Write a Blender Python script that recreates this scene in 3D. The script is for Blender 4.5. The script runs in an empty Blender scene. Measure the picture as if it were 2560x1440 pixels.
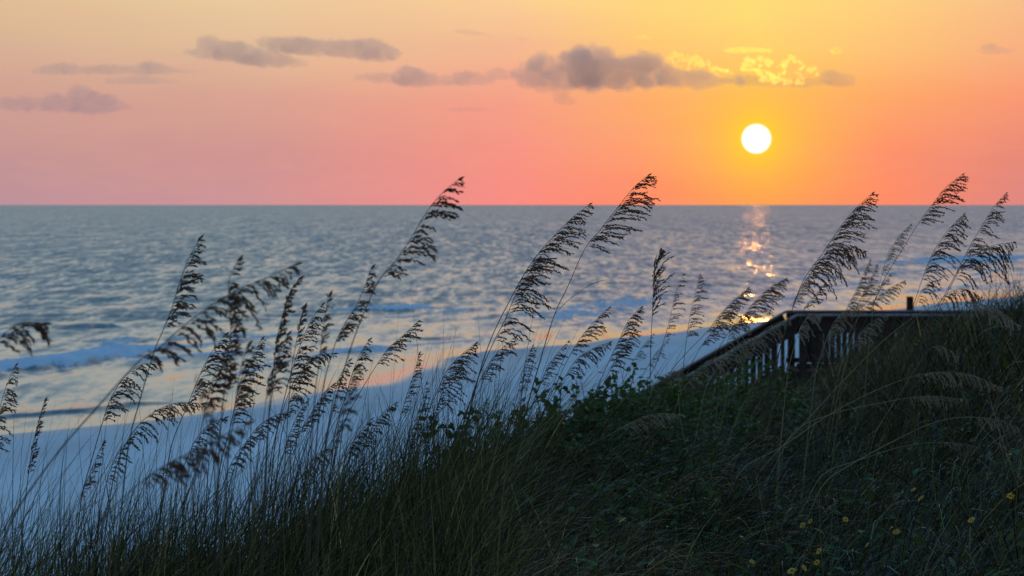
import bpy, bmesh, math, random
import numpy as np
from mathutils import Vector, Matrix, Quaternion
random.seed(7); rng = np.random.default_rng(7)
D2R = math.pi/180
sc = bpy.context.scene
C = sc.collection

# ------------------------------------------------------------------ camera geometry
CAM_H = 7.0
F = 85/36*2560.0
TH = -math.atan(208/F)
CT, ST = math.cos(TH), math.sin(TH)
def P(x, y, Y):
    """world point seen at photo pixel (x, y) at depth Y metres"""
    u = (x-1280)/F; v = -(y-720)/F
    dy = CT - v*ST; dz = ST + v*CT
    t = Y/dy
    return Vector((u*t, Y, CAM_H + dz*t))
def pxm(Y): return Y/F

cam_d = bpy.data.cameras.new("camera"); cam = bpy.data.objects.new("camera", cam_d); C.objects.link(cam)
cam.location = (0, 0, CAM_H); cam.rotation_euler = (math.pi/2+TH, 0, 0)
cam_d.lens = 85; cam_d.sensor_width = 36; cam_d.clip_end = 2e6; cam_d.clip_start = 0.1
cam_d.dof.use_dof = True; cam_d.dof.focus_distance = 9.3; cam_d.dof.aperture_fstop = 7.1; cam_d.dof.aperture_blades = 8
sc.camera = cam
sc.render.resolution_x = 1024; sc.render.resolution_y = 576
sc.render.engine = 'CYCLES'
sc.view_settings.view_transform = 'Standard'; sc.view_settings.look = 'None'
sc.view_settings.exposure = 0; sc.view_settings.gamma = 1
sc.cycles.volume_bounces = 2

# ------------------------------------------------------------------ helpers
def s2l(c):
    out = []
    for v in c[:3]:
        v = v/255.0
        out.append(v/12.92 if v <= 0.04045 else ((v+0.055)/1.055)**2.4)
    return tuple(out)+(1.0,)

def vnoise(x, y, seed=0):
    x = np.asarray(x, float); y = np.asarray(y, float)
    xi = np.floor(x).astype(np.int64); yi = np.floor(y).astype(np.int64)
    fx = x-xi; fy = y-yi
    fx = fx*fx*(3-2*fx); fy = fy*fy*(3-2*fy)
    def h(a, b):
        n = (a*374761393 + b*668265263 + seed*1274126177) & 0x7fffffff
        n = (n ^ (n >> 13))*1274126177 & 0x7fffffff
        n = n ^ (n >> 16)
        return (n & 0xffff)/65535.0
    return (h(xi, yi)*(1-fx)+h(xi+1, yi)*fx)*(1-fy) + (h(xi, yi+1)*(1-fx)+h(xi+1, yi+1)*fx)*fy
def fbm(x, y, oct=4, seed=0):
    s = 0; a = 0.5; t = 0
    for k in range(oct):
        s = s + a*vnoise(x*2**k+17.3*k, y*2**k-9.1*k, seed+k); t += a; a *= 0.5
    return s/t
def sstep(a, b, x):
    t = np.clip((np.asarray(x, float)-a)/(b-a), 0, 1); return t*t*(3-2*t)

def np_mesh(name, verts, quads, mat, parent=None, attrs=None, smooth=True, tris=False):
    """fast mesh: verts (N,3), faces (M,k) of one size"""
    me = bpy.data.meshes.new(name)
    verts = np.asarray(verts, np.float32); quads = np.asarray(quads, np.int32)
    k = quads.shape[1]; M = len(quads)
    me.vertices.add(len(verts)); me.vertices.foreach_set("co", verts.ravel())
    me.loops.add(M*k); me.loops.foreach_set("vertex_index", quads.ravel())
    me.polygons.add(M)
    me.polygons.foreach_set("loop_start", np.arange(0, M*k, k, dtype=np.int32))
    me.polygons.foreach_set("loop_total", np.full(M, k, np.int32))
    me.update(calc_edges=True); me.validate()
    if smooth: me.polygons.foreach_set("use_smooth", np.ones(len(me.polygons), bool))
    if attrs:
        for an, (typ, dat) in attrs.items():
            a = me.attributes.new(an, typ, 'POINT')
            a.data.foreach_set('color' if typ == 'FLOAT_COLOR' else 'value', np.asarray(dat, np.float32).ravel())
    if mat: me.materials.append(mat)
    o = bpy.data.objects.new(name, me); C.objects.link(o)
    if parent: o.parent = parent
    return o

class MB:
    """collects faces into one mesh"""
    def __init__(s): s.v = []; s.f = []
    def tube(s, pts, rads, n=5):
        b = len(s.v); m = len(pts)
        for i, p in enumerate(pts):
            a = pts[min(i+1, m-1)] - pts[max(i-1, 0)]
            if a.length < 1e-9: a = Vector((0, 0, 1))
            a.normalize()
            r = a.cross(Vector((0.13, 1, 0.21))).normalized(); q = a.cross(r)
            for k in range(n):
                t = 2*math.pi*k/n
                s.v.append(p + (r*math.cos(t)+q*math.sin(t))*rads[i])
        for i in range(m-1):
            for k in range(n):
                k2 = (k+1) % n
                s.f.append((b+i*n+k, b+i*n+k2, b+(i+1)*n+k2, b+(i+1)*n+k))
        s.f.append(tuple(b+k for k in range(n))[::-1]); s.f.append(tuple(b+(m-1)*n+k for k in range(n)))
    def seed(s, p, d, L, w, side):
        """flattened pointed spikelet with notched edges"""
        b = len(s.v)
        d = d.normalized(); sd = (side - d*side.dot(d))
        if sd.length < 1e-6: sd = d.orthogonal()
        sd.normalize(); n = d.cross(sd)
        s.v.append(p)
        for (t, ww) in ((0.3, .9), (0.62, 1.0)):
            c = p + d*(L*t)
            s.v += [c+sd*w*ww*.5, c+n*w*.16, c-sd*w*ww*.5, c-n*w*.16]
        s.v.append(p+d*L)
        for k in range(4):
            k2 = (k+1) % 4
            s.f.append((b, b+1+k2, b+1+k)); s.f.append((b+1+k, b+1+k2, b+5+k2, b+5+k)); s.f.append((b+5+k, b+5+k2, b+9))
    def ribbon(s, pts, widths, side, fold=0.25):
        b = len(s.v); m = len(pts)
        for i, p in enumerate(pts):
            a = (pts[min(i+1, m-1)] - pts[max(i-1, 0)]).normalized()
            sd = (side - a*side.dot(a)).normalized(); n = a.cross(sd); w = widths[i]
            s.v += [p-sd*w*.5+n*w*fold, p, p+sd*w*.5+n*w*fold]
        for i in range(m-1):
            for k in (0, 1):
                s.f.append((b+i*3+k, b+i*3+k+1, b+i*3+k+4, b+i*3+k+3))
    def box(s, c, sx, sy, sz, ax=None, bev=0.0):
        """box centred at c; ax = optional 3x3 rotation"""
        b = len(s.v)
        for dx in (-1, 1):
            for dy in (-1, 1):
                for dz in (-1, 1):
                    v = Vector((dx*sx/2, dy*sy/2, dz*sz/2))
                    if ax: v = ax @ v
                    s.v.append(Vector(c)+v)
        for q in ((0,1,3,2), (4,6,7,5), (0,4,5,1), (2,3,7,6), (0,2,6,4), (1,5,7,3)):
            s.f.append(tuple(b+i for i in q))
    def build(s, name, mat, parent=None, smooth=False, bevel=0):
        me = bpy.data.meshes.new(name); me.from_pydata([tuple(v) for v in s.v], [], s.f); me.update()
        if smooth: me.polygons.foreach_set("use_smooth", [True]*len(me.polygons))
        if mat: me.materials.append(mat)
        o = bpy.data.objects.new(name, me); C.objects.link(o)
        if parent: o.parent = parent
        if bevel:
            m = o.modifiers.new("bevel", 'BEVEL'); m.width = bevel; m.segments = 2; m.limit_method = 'ANGLE'
        return o

def tag(o, label=None, cat=None, group=None, kind=None):
    if label: o["label"] = label
    if cat: o["category"] = cat
    if group: o["group"] = group
    if kind: o["kind"] = kind
    return o
def empty(name, loc):
    o = bpy.data.objects.new(name, None); C.objects.link(o); o.location = loc; o.empty_display_size = 0.05
    return o
def localize(root):
    """parts are built in world space: keep them there under a moved root"""
    for ch in root.children:
        ch.matrix_parent_inverse = Matrix.Translation(-Vector(root.location))

class NT:
    def __init__(s, tree): s.t = tree; s.n = tree.nodes; s.l = tree.links
    def node(s, typ, **kw):
        n = s.n.new(typ)
        for k, v in kw.items(): setattr(n, k, v)
        return n
    def put(s, sock, v):
        if isinstance(v, bpy.types.NodeSocket): s.l.new(v, sock)
        elif v is not None: sock.default_value = v
    def math(s, op, a, b=None, c=None, clamp=False):
        n = s.node('ShaderNodeMath', operation=op); n.use_clamp = clamp
        s.put(n.inputs[0], a)
        if b is not None: s.put(n.inputs[1], b)
        if c is not None: s.put(n.inputs[2], c)
        return n.outputs[0]
    def vmath(s, op, a, b=None, sc=None):
        n = s.node('ShaderNodeVectorMath', operation=op)
        s.put(n.inputs[0], a)
        if b is not None: s.put(n.inputs[1], b)
        if sc is not None: s.put(n.inputs['Scale'], sc)
        return n.outputs[1] if op in ('DOT_PRODUCT', 'LENGTH', 'DISTANCE') else n.outputs[0]
    def mix(s, f, a, b, blend='MIX'):
        n = s.node('ShaderNodeMix', data_type='RGBA', blend_type=blend)
        s.put(n.inputs[0], f); s.put(n.inputs[6], a); s.put(n.inputs[7], b)
        return n.outputs[2]
    def fmix(s, f, a, b):
        n = s.node('ShaderNodeMix', data_type='FLOAT')
        s.put(n.inputs[0], f); s.put(n.inputs[2], a); s.put(n.inputs[3], b)
        return n.outputs[0]
    def rng(s, v, a, b, c=0.0, d=1.0, smooth=False):
        n = s.node('ShaderNodeMapRange'); n.clamp = True
        if smooth: n.interpolation_type = 'SMOOTHSTEP'
        s.put(n.inputs[0], v)
        for i, q in enumerate((a, b, c, d)): s.put(n.inputs[1+i], q)
        return n.outputs[0]
    def noise(s, vec, scale, detail=3, rough=0.55, dist=0.0, out=0):
        n = s.node('ShaderNodeTexNoise')
        if vec is not None: s.l.new(vec, n.inputs['Vector'])
        n.inputs['Scale'].default_value = scale; n.inputs['Detail'].default_value = detail
        n.inputs['Roughness'].default_value = rough; n.inputs['Distortion'].default_value = dist
        return n.outputs[out]
    def ramp(s, f, stops, interp='LINEAR'):
        n = s.node('ShaderNodeValToRGB'); r = n.color_ramp; r.interpolation = interp
        while len(r.elements) > 1: r.elements.remove(r.elements[-1])
        r.elements[0].position = stops[0][0]; r.elements[0].color = stops[0][1]
        for p, c in stops[1:]:
            e = r.elements.new(p); e.color = c
        s.put(n.inputs[0], f)
        return n.outputs[0]
    def mapping(s, vec, scale):
        n = s.node('ShaderNodeMapping'); s.l.new(vec, n.inputs[0]); n.inputs['Scale'].default_value = scale
        return n.outputs[0]

def material(name):
    m = bpy.data.materials.new(name); m.use_nodes = True
    t = NT(m.node_tree); bs = t.n['Principled BSDF']
    return m, t, bs
def bump(t, bs, h, strength, dist):
    b = t.node('ShaderNodeBump'); b.inputs['Strength'].default_value = strength; b.inputs['Distance'].default_value = dist
    t.l.new(h, b.inputs['Height']); t.l.new(b.outputs[0], bs.inputs['Normal'])

# ------------------------------------------------------------------ sky
SUN_AZ = math.atan((1890-1280)/F); SUN_EL = math.atan((512-348)/F)
sun_dir = Vector((math.sin(SUN_AZ)*math.cos(SUN_EL), math.cos(SUN_AZ)*math.cos(SUN_EL), math.sin(SUN_EL)))
w = bpy.data.worlds.new("World"); sc.world = w; w.use_nodes = True
t = NT(w.node_tree); t.n.clear()
geo = t.node('ShaderNodeTexCoord').outputs['Generated']
sep = t.node('ShaderNodeSeparateXYZ'); t.l.new(geo, sep.inputs[0])
el = t.math('MULTIPLY', t.math('ARCSINE', sep.outputs[2]), 180/math.pi)
az = t.math('MULTIPLY', t.math('ARCTAN2', sep.outputs[0], sep.outputs[1]), 180/math.pi)
# faint unevenness of the low haze: long streaks
uv = t.node('ShaderNodeCombineXYZ'); t.put(uv.inputs[0], az); t.put(uv.inputs[1], el)
stk = t.noise(t.mapping(uv.outputs[0], (0.10, 0.62, 1)), 1.0, 3, 0.5, 0.6)
stk2 = t.noise(t.mapping(uv.outputs[0], (0.45, 1.9, 1)), 1.0, 4, 0.55, 1.0)
elw = t.math('ADD', el, t.math('MULTIPLY', t.math('SUBTRACT', stk, 0.5), 0.9))
azn = t.rng(t.math('ADD', az, t.math('MULTIPLY', t.math('SUBTRACT', stk, 0.5), 2.0)), -24.0, 24.0)
XS = (0, 640, 1280, 1600, 1890, 2200, 2560)
def apos(x): return (math.degrees(math.atan((x-1280)/F))+24)/48
ROWS = [
 (0.05, [(186,145,155), (203,147,152), (250,140,130), (255,141,102), (255,154,82), (255,139,102), (220,132,128)]),
 (1.21, [(196,149,148), (209,150,145), (247,147,132), (255,158,108), (255,178,78), (255,146,106), (232,138,120)]),
 (2.43, [(207,160,146), (217,163,146), (246,158,135), (255,172,108), (255,186,88), (255,168,104), (250,152,116)]),
 (3.64, [(214,177,150), (226,188,152), (244,184,146), (255,198,118), (255,212,112), (255,196,118), (248,176,128)]),
 (4.85, [(224,190,148), (234,202,158), (252,206,150), (255,216,128), (255,224,118), (255,210,130), (248,192,138)]),
 (6.4,  [(214,206,192), (218,208,190), (236,212,186), (242,214,178), (246,214,170), (240,210,180), (230,200,180)]),
 (9.0,  [(222,226,216), (224,227,216), (232,224,210), (238,222,206), (240,220,206), (238,220,208), (228,216,208)]),
 (15.0, [(186,212,222), (188,212,222), (200,208,220), (212,206,220), (216,204,220), (210,202,218), (198,200,216)]),
 (24.0, [(146,178,200), (148,178,200), (156,178,200), (164,176,200), (168,176,200), (162,176,200), (156,176,200)]),
]
prev = None
for i, (e, cols) in enumerate(ROWS):
    st = [(0.0, s2l(tuple(v*k for v, k in zip(cols[0], (.93,.97,1.02)))))] + [(apos(x), s2l(c)) for x, c in zip(XS, cols)] + [(1.0, s2l(tuple(v*k for v, k in zip(cols[-1], (.85,.97,1.05)))))]
    r = t.ramp(azn, st)
    prev = r if prev is None else t.mix(t.rng(elw if i < 5 else el, ROWS[i-1][0], e), prev, r)
low = prev
# away from the sunset the low sky is dusky blue
away = t.rng(t.math('ABSOLUTE', t.math('SUBTRACT', az, 5.0)), 28.0, 110.0, 0, 1, True)
east = t.ramp(t.rng(el, 0, 24), [(0, s2l((104,108,132))), (0.5, s2l((110,122,154))), (1, s2l((92,118,160)))])
low = t.mix(away, low, east)
low = t.mix(t.rng(stk2, 0.35, 0.75, 0.0, 0.10), low, s2l((252,176,150)))
# upper sky: the physical sky of a sun just above the horizon
nish = t.node('ShaderNodeTexSky'); nish.sky_type = 'NISHITA'; nish.sun_disc = False
nish.sun_elevation = SUN_EL; nish.sun_rotation = SUN_AZ; nish.altitude = 5; nish.ozone_density = 3.0
NISH_GAIN = 1.0
upper = t.mix(1.0, nish.outputs[0], (NISH_GAIN*.8, NISH_GAIN*1.25, NISH_GAIN*1.2, 1), 'MULTIPLY')
upper = t.mix(0.55, upper, s2l((86,140,186)))
sky = t.mix(t.rng(el, 20.0, 38.0, 0, 1, True), low, upper)
# glow and disc of the sun
dot = t.vmath('DOT_PRODUCT', geo, tuple(sun_dir))
ang = t.math('MULTIPLY', t.math('ARCCOSINE', t.math('MINIMUM', dot, 1.0)), 180/math.pi)
g1 = t.math('EXPONENT', t.math('MULTIPLY', ang, -1/0.36))
g2 = t.math('EXPONENT', t.math('MULTIPLY', t.math('MULTIPLY', ang, ang), -1/2.6))
sky = t.mix(t.math('MULTIPLY', g2, 0.35), sky, s2l((255,200,64)))
sky = t.mix(t.math('MINIMUM', t.math('MULTIPLY', g1, 2.0), 1.0), sky, s2l((255,214,40)))
disc = t.rng(ang, 0.325, 0.362, 1.0, 0.0, True)
sky = t.mix(disc, sky, (1.7, 1.35, 1.06, 1))
sky = t.mix(t.rng(el, -2.0, -0.3), s2l((52,62,76)), sky)
bg = t.node('ShaderNodeBackground'); t.l.new(sky, bg.inputs[0]); bg.inputs[1].default_value = 1.0
out = t.node('ShaderNodeOutputWorld'); t.l.new(bg.outputs[0], out.inputs[0])

sl = bpy.data.lights.new("sun", 'SUN'); so = bpy.data.objects.new("sun", sl); C.objects.link(so)
sl.energy = 0.050; sl.angle = 0.7*D2R; sl.color = (1.0, 0.36, 0.08)
so.rotation_euler = (-sun_dir).to_track_quat('-Z', 'Y').to_euler()

# ------------------------------------------------------------------ land shape
SHORE = np.array([(-75,-60), (-42,10), (-26,48), (-19.5,64), (-15.6,73.8), (-13,77.5), (-9.3,84.6), (-5.9,98.6), (-3.95,108), (-.84,116.5), (3,121.5), (6.6,131.8),
                  (11,139), (15.5,147), (25,163), (40,188), (80,262), (180,470), (420,1000), (1500,3600), (9000,22000)], float)
def shore_dist(x, y):
    """signed distance to the waterline, + inland"""
    x = np.asarray(x, float); y = np.asarray(y, float)
    best = np.full(x.shape, 1e18); sign = np.ones(x.shape)
    for a, b in zip(SHORE[:-1], SHORE[1:]):
        d = b-a; L2 = d@d
        tt = np.clip(((x-a[0])*d[0]+(y-a[1])*d[1])/L2, 0, 1)
        px, py = a[0]+tt*d[0], a[1]+tt*d[1]
        q = (x-px)**2+(y-py)**2
        cr = d[0]*(y-a[1])-d[1]*(x-a[0])
        m = q < best-1e-12
        best = np.where(m, q, best); sign = np.where(m, np.where(cr < 0, 1.0, -1.0), sign)
    return np.sqrt(best)*sign
def beach_z(x, y):
    s = shore_dist(x, y)
    s = s + (fbm(x*0.11, y*0.05, 3, 5)-0.5)*2.2*np.exp(-(s/14.0)**2)
    up = 1.5*(1-np.exp(-np.maximum(s, 0)*0.036/1.5))
    z = np.where(s > 0, up, np.maximum(s*0.035, -3))
    z = z + sstep(2, 12, s)*((fbm(x*0.35, y*0.25, 3, 11)-0.5)*0.10 + (fbm(x*1.6, y*1.2, 2, 31)-.5)*0.035)
    return z, s
# ridge of the foreground dune: photo x -> (photo y of plant tops, depth)
RT = [(-900,1520,8), (-200,1490,8), (0,1560,8), (300,1500,8.5), (600,1410,9), (900,1295,9.5), (1100,1170,10), (1200,1115,11), (1300,1062,12), (1400,1015,13),
      (1520,985,14), (1620,958,16), (1700,945,18), (1850,930,21), (1950,950,23), (2030,938,24), (2090,888,24), (2200,848,22), (2300,798,20), (2400,760,18), (2560,712,16), (2800,640,15), (3600,560,15)]
RX = np.array([r[0] for r in RT], float); RYp = np.array([r[1] for r in RT], float); RD = np.array([r[2] for r in RT], float)
VEG = 0.30
RZ = CAM_H-(RYp-512)/F*RD-VEG
def dune_z(x, y):
    x = np.asarray(x, float); y = np.asarray(y, float)
    px = 1280+x/np.maximum(y, 6.0)*F
    d = np.interp(px, RX, RD); zr = np.interp(px, RX, RZ)
    near = 5.42+0.10*np.tanh(x/3)
    z = near+(zr-near)*sstep(6.0, d, np.maximum(y, 6.0)) if False else near+(zr-near)*np.clip((y-5.5)/np.maximum(d-5.5, .5), 0, 1)**1.2
    bz = -0.6
    fall = sstep(0, 1, (y-d)/17.0)
    z = z*(1-fall)+bz*fall
    side = sstep(11, 22, np.abs(x-3))*0+sstep(-5.5, -14, x)
    z = z*(1-side)+bz*side
    z = z + (fbm(x*0.9, y*0.9, 3, 3)-0.5)*0.16
    return z
def dune_s(x, y): return float(dune_z(np.array([x]), np.array([y]))[0])

def grid_mesh(name, X, Y, Z, mat, attrs=None):
    ny, nx = X.shape
    v = np.stack([X, Y, Z], -1).reshape(-1, 3)
    i = np.arange(ny*nx).reshape(ny, nx)
    q = np.stack([i[:-1, :-1], i[:-1, 1:], i[1:, 1:], i[1:, :-1]], -1).reshape(-1, 4)
    return np_mesh(name, v, q, mat, attrs=attrs)

# sand material
m_sand, t, bs = material("beach sand")
pos = t.node('ShaderNodeNewGeometry').outputs['Position']
wet = t.node('ShaderNodeAttribute'); wet.attribute_name = 'wet'; wetf = wet.outputs['Fac']
nz = t.noise(t.mapping(pos, (0.10, 0.045, 0.1)), 1.0, 4, 0.6, 0.8)
nz2 = t.noise(pos, 0.9, 5, 0.65)
dry = t.mix(t.rng(nz, 0.3, 0.7), (0.54, 0.51, 0.50, 1), (0.80, 0.76, 0.73, 1))
dry = t.mix(t.rng(nz2, 0.55, 0.8, 0, 0.35), dry, (0.54, 0.52, 0.50, 1))
col = t.mix(wetf, dry, (0.30, 0.275, 0.25, 1))
t.l.new(col, bs.inputs['Base Color'])
t.l.new(t.fmix(wetf, 0.9, 0.10), bs.inputs['Roughness'])
t.l.new(t.fmix(wetf, 0.08, 0.75), bs.inputs['Specular IOR Level'])
hh = t.math('ADD', t.math('MULTIPLY', t.noise(pos, 2.2, 5, 0.6), 1.0), t.math('MULTIPLY', t.noise(t.mapping(pos, (1, .45, 1)), 0.5, 2), 1.6))
b = t.node('ShaderNodeBump'); b.inputs['Distance'].default_value = 0.09
t.put(b.inputs['Strength'], t.fmix(wetf, 0.8, 0.03)); t.l.new(hh, b.inputs['Height']); t.l.new(b.outputs[0], bs.inputs['Normal'])

# beach sheet: fine near, coarse far
ux = np.concatenate([np.linspace(-60, -26, 30), np.linspace(-25.8, 32, 340), np.linspace(33, 120, 60), np.geomspace(125, 14000, 40)])
uy = np.concatenate([np.linspace(-80, 20, 25), np.linspace(20.5, 175, 460), np.geomspace(176, 24000, 110)])
X, Y = np.meshgrid(ux, uy); Z, S = beach_z(X, Y)
wetv = (1-sstep(0.4, 2.6, S+(fbm(X*.16, Y*.05, 3, 9)-.5)*6))
wetv = np.maximum(wetv, 0.30*(1-sstep(3, 8, S+(fbm(X*.12, Y*.05, 3, 19)-.5)*8)))
wetv *= 0.45+0.55*sstep(76, 96, Y)
Z = np.where(Y > 300, np.where(S > 60, np.minimum(Z+sstep(60, 200, S)*3, 5), Z), Z)
beach = grid_mesh("beach", X, Y, Z, m_sand, {'wet': ('FLOAT', wetv.ravel())}); tag(beach, kind='structure')

# dune
m_dune, t, bs = material("dune soil")
pos = t.node('ShaderNodeNewGeometry').outputs['Position']
n1 = t.noise(pos, 3.0, 5, 0.6)
col = t.mix(t.rng(n1, 0.35, 0.65), (0.030, 0.028, 0.018, 1), (0.060, 0.052, 0.034, 1))
hz = t.node('ShaderNodeSeparateXYZ'); t.l.new(pos, hz.inputs[0])
col = t.mix(t.rng(t.math('ADD', hz.outputs[2], t.math('MULTIPLY', n1, 1.4)), 3.2, 4.2), (0.55, 0.53, 0.50, 1), col)
t.l.new(col, bs.inputs['Base Color']); bs.inputs['Roughness'].default_value = 0.95
bump(t, bs, t.noise(pos, 12, 5, 0.6), 0.7, 0.05)
gx = np.linspace(-16, 34, 300); gy = np.linspace(-12, 48, 340)
X, Y = np.meshgrid(gx, gy); Z = dune_z(X, Y)
edge = np.maximum(sstep(26, 34, X), np.maximum(sstep(-4, -12, Y), sstep(42, 48, Y)))
Z = Z*(1-edge)-0.6*edge
dune = grid_mesh("dune", X, Y, Z, m_dune); tag(dune, kind='structure')

# ------------------------------------------------------------------ sea
m_sea, t, bs = material("sea water")
pos = t.node('ShaderNodeNewGeometry').outputs['Position']
at = t.node('ShaderNodeAttribute'); at.attribute_name = 'foam'; foam = at.outputs['Fac']
at = t.node('ShaderNodeAttribute'); at.attribute_name = 'chop'; chop = at.outputs['Fac']
gn = t.node('ShaderNodeNewGeometry')
def slope(scale, amp, detail, xyz=(1, 0.55, 1), dist=0.0):
    c = t.noise(t.mapping(pos, xyz), scale, detail, 0.55, dist, out=1)
    return t.vmath('SCALE', t.vmath('SUBTRACT', c, (0.5, 0.5, 0.5)), sc=amp)
def yrot(scale, amp, xyz):
    return slope(scale, amp, 2, xyz)
s = t.vmath('ADD', slope(2.6, 0.50, 4, (1, 0.30, 1), 0.5), slope(1.15, 0.70, 4, (1, 0.11, 1), 0.4))
s = t.vmath('ADD', s, slope(0.30, 0.26, 3, (1, 0.06, 1)))
s = t.vmath('SCALE', s, sc=t.fmix(chop, 0.36, 0.85))
s = t.vmath('ADD', s, slope(0.14, 0.05, 3, (1, 0.30, 1), 0.8))
mean = t.node('ShaderNodeCombineXYZ'); t.put(mean.inputs[1], t.fmix(chop, -0.066, -0.160))
s = t.vmath('ADD', s, mean.outputs[0])
at = t.node('ShaderNodeAttribute'); at.attribute_name = 'calm'
s = t.vmath('SCALE', s, sc=t.fmix(at.outputs['Fac'], 1.0, 0.22))     # the thin film of backwash lies nearly flat
s = t.vmath('MULTIPLY', s, (1, 1, 0))
nrm = t.vmath('NORMALIZE', t.vmath('ADD', gn.outputs['Normal'], s))
t.l.new(nrm, bs.inputs['Normal'])
fn = t.noise(t.mapping(pos, (1.8, 0.6, 1)), 1.0, 6, 0.7, 0.6)
fn2 = t.noise(t.mapping(pos, (0.25, 0.10, 1)), 1.0, 4, 0.6, 1.5)
fm = t.math('MULTIPLY', foam, 1.0)
fmask = t.rng(t.math('ADD', fm, t.math('MULTIPLY', t.math('SUBTRACT', t.math('ADD', t.math('MULTIPLY', fn, 0.6), t.math('MULTIPLY', fn2, 0.4)), 0.5), 2.3)), 0.42, 0.72, 0, 1, True)
fmask = t.math('MULTIPLY', fmask, t.rng(foam, 0.02, 0.12))
water = (0.022, 0.062, 0.074, 1)
t.l.new(t.mix(fmask, water, (0.62, 0.66, 0.70, 1)), bs.inputs['Base Color'])
t.l.new(t.fmix(fmask, t.fmix(chop, 0.12, 0.17), 0.75), bs.inputs['Roughness'])
bs.inputs['IOR'].default_value = 1.34
SEA_F = [
 # photo polyline, ridge height m, half width m (across), foam amount
 ([(-300,985), (0,935), (150,915), (300,893), (440,868)], 0.42, 1.3, 1.0, 'break'),
 ([(180,868), (350,852), (560,842), (640,836)], 0.12, 1.5, 0.62, 'foam'),
 ([(-60,1052), (60,1042), (200,1032), (330,1014), (430,1006)], 0.13, 0.7, 0.12, 'swell'),
 ([(965,782), (1010,776), (1070,770)], 0.30, 2.2, 0.85, 'break'),
 ([(1040,852), (1090,848), (1160,842)], 0.20, 1.0, 0.10, 'swell'),
 ([(840,885), (900,876), (960,868)], 0.10, 1.2, 0.70, 'foam'),
 ([(1270,818), (1380,798), (1480,778), (1580,752), (1690,738)], 0.16, 2.4, 0.62, 'foam'),
 ([(1180,800), (1300,795), (1420,782)], 0.16, 1.6, 0.30, 'swell'),
 ([(1720,770), (1850,752), (1990,742)], 0.12, 2.4, 0.45, 'foam'),
 ([(2120,735), (2260,728), (2400,716)], 0.12, 3.0, 0.45, 'foam'),
 ([(2330,668), (2450,652), (2620,640)], 0.40, 5.0, 0.80, 'break'),
 ([(120,828), (220,822), (300,818)], 0.35, 1.8, 0.0, 'swell'),
 ([(560,800), (700,790), (800,786)], 0.18, 2.0, 0.10, 'swell'),
 ([(1500,716), (1660,706), (1800,702)], 0.18, 3.0, 0.2, 'swell'),
]
us = np.concatenate([np.linspace(-0.75, -0.245, 60), np.linspace(-0.24, 0.24, 860), np.linspace(0.245, 0.9, 60)])
ys = 1/np.concatenate([np.linspace(1/42.0, 1/60.0, 12)[:-1], np.linspace(1/60.0, 1/260.0, 520)[:-1], np.linspace(1/260.0, 1/2500.0, 150)[:-1], np.geomspace(1/2500.0, 1/90000.0, 40)])
U, Y = np.meshgrid(us, ys); X = U*Y
S = -shore_dist(X, Y)
So = S+(fbm(X*.03, Y*.015, 3, 41)-.5)*16
chopv = 0.55*sstep(14, 34, So)+0.45*sstep(28, 170, So)
Z = np.zeros_like(X)
rw = np.random.default_rng(3)
fade = 1/(1+(Y/230.0)**4)
for k in range(34):
    lam = 2.2*(1.075**k)
    th = rw.normal(0, 0.55)-0.25
    kx, ky = math.sin(th)*2*math.pi/lam, math.cos(th)*2*math.pi/lam
    Z += 0.0034*lam*0.9*np.sin(kx*X+ky*Y+rw.uniform(0, 6.28))*fade*(0.5+fbm(X*.02, Y*.02, 2, 60+k))
Z *= (0.06+0.94*chopv)
Z += (0.02*np.sin((S+3*fbm(X*.05, Y*.02, 2, 8))*1.1)+0.03*np.sin((S+4*fbm(X*.04, Y*.02, 2, 18))*0.5))*sstep(1, 7, S)*(1-chopv)
foamv = np.zeros_like(X)
for pts, h, wd, fo, kd in SEA_F:
    q = np.array([tuple(P(a, b_, 1.0)) for a, b_ in pts]); g = []
    for a, b_ in pts:
        v = P(a, b_, 1.0); k = CAM_H/(CAM_H-v.z); g.append((v.x*k, k))
    g = np.array(g)
    best = np.full(X.shape, 1e9); cr = np.zeros(X.shape); en = np.zeros(X.shape)
    for j, (a, b2) in enumerate(zip(g[:-1], g[1:])):
        d = b2-a; L = math.hypot(*d); tt = ((X-a[0])*d[0]+(Y-a[1])*d[1])/L**2
        tc = np.clip(tt, 0, 1)
        q2 = np.hypot(X-a[0]-tc*d[0], Y-a[1]-tc*d[1])
        c2 = (d[0]*(Y-a[1])-d[1]*(X-a[0]))/L      # + seaward (left of travel)
        m = q2 < best; best = np.where(m, q2, best); cr = np.where(m, c2, cr)
        en = np.where(m, (j+tc)/(len(g)-1), en)
    off = np.where(best > np.abs(cr)+1e-6, 1.0, 0.0)
    along = np.sqrt(np.maximum(best**2-cr**2, 0))
    taper = np.exp(-(along/(wd*2.0))**2)*np.clip(4*en*(1-en)+0.25, 0, 1)
    wob = (fbm(X*.45, Y*.2, 3, 71)-.5)*wd*1.4
    c = cr+wob
    prof = np.where(c > 0, np.exp(-(c/(wd*1.7))**2), np.exp(-(c/(wd*0.55))**2))
    Z += h*prof*taper*(0.75+.5*fbm(X*.5, Y*.3, 2, 72))
    fprof = np.where(c > 0, np.exp(-(c/(wd*2.6))**2), np.exp(-(c/(wd*0.9))**2))
    if kd == 'foam': fprof = np.exp(-(c/(wd*2.0))**2)
    foamv = np.maximum(foamv, fo*fprof*taper)
Z += foamv*(fbm(X*1.7, Y*.7, 3, 91)-.5)*.40
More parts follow.
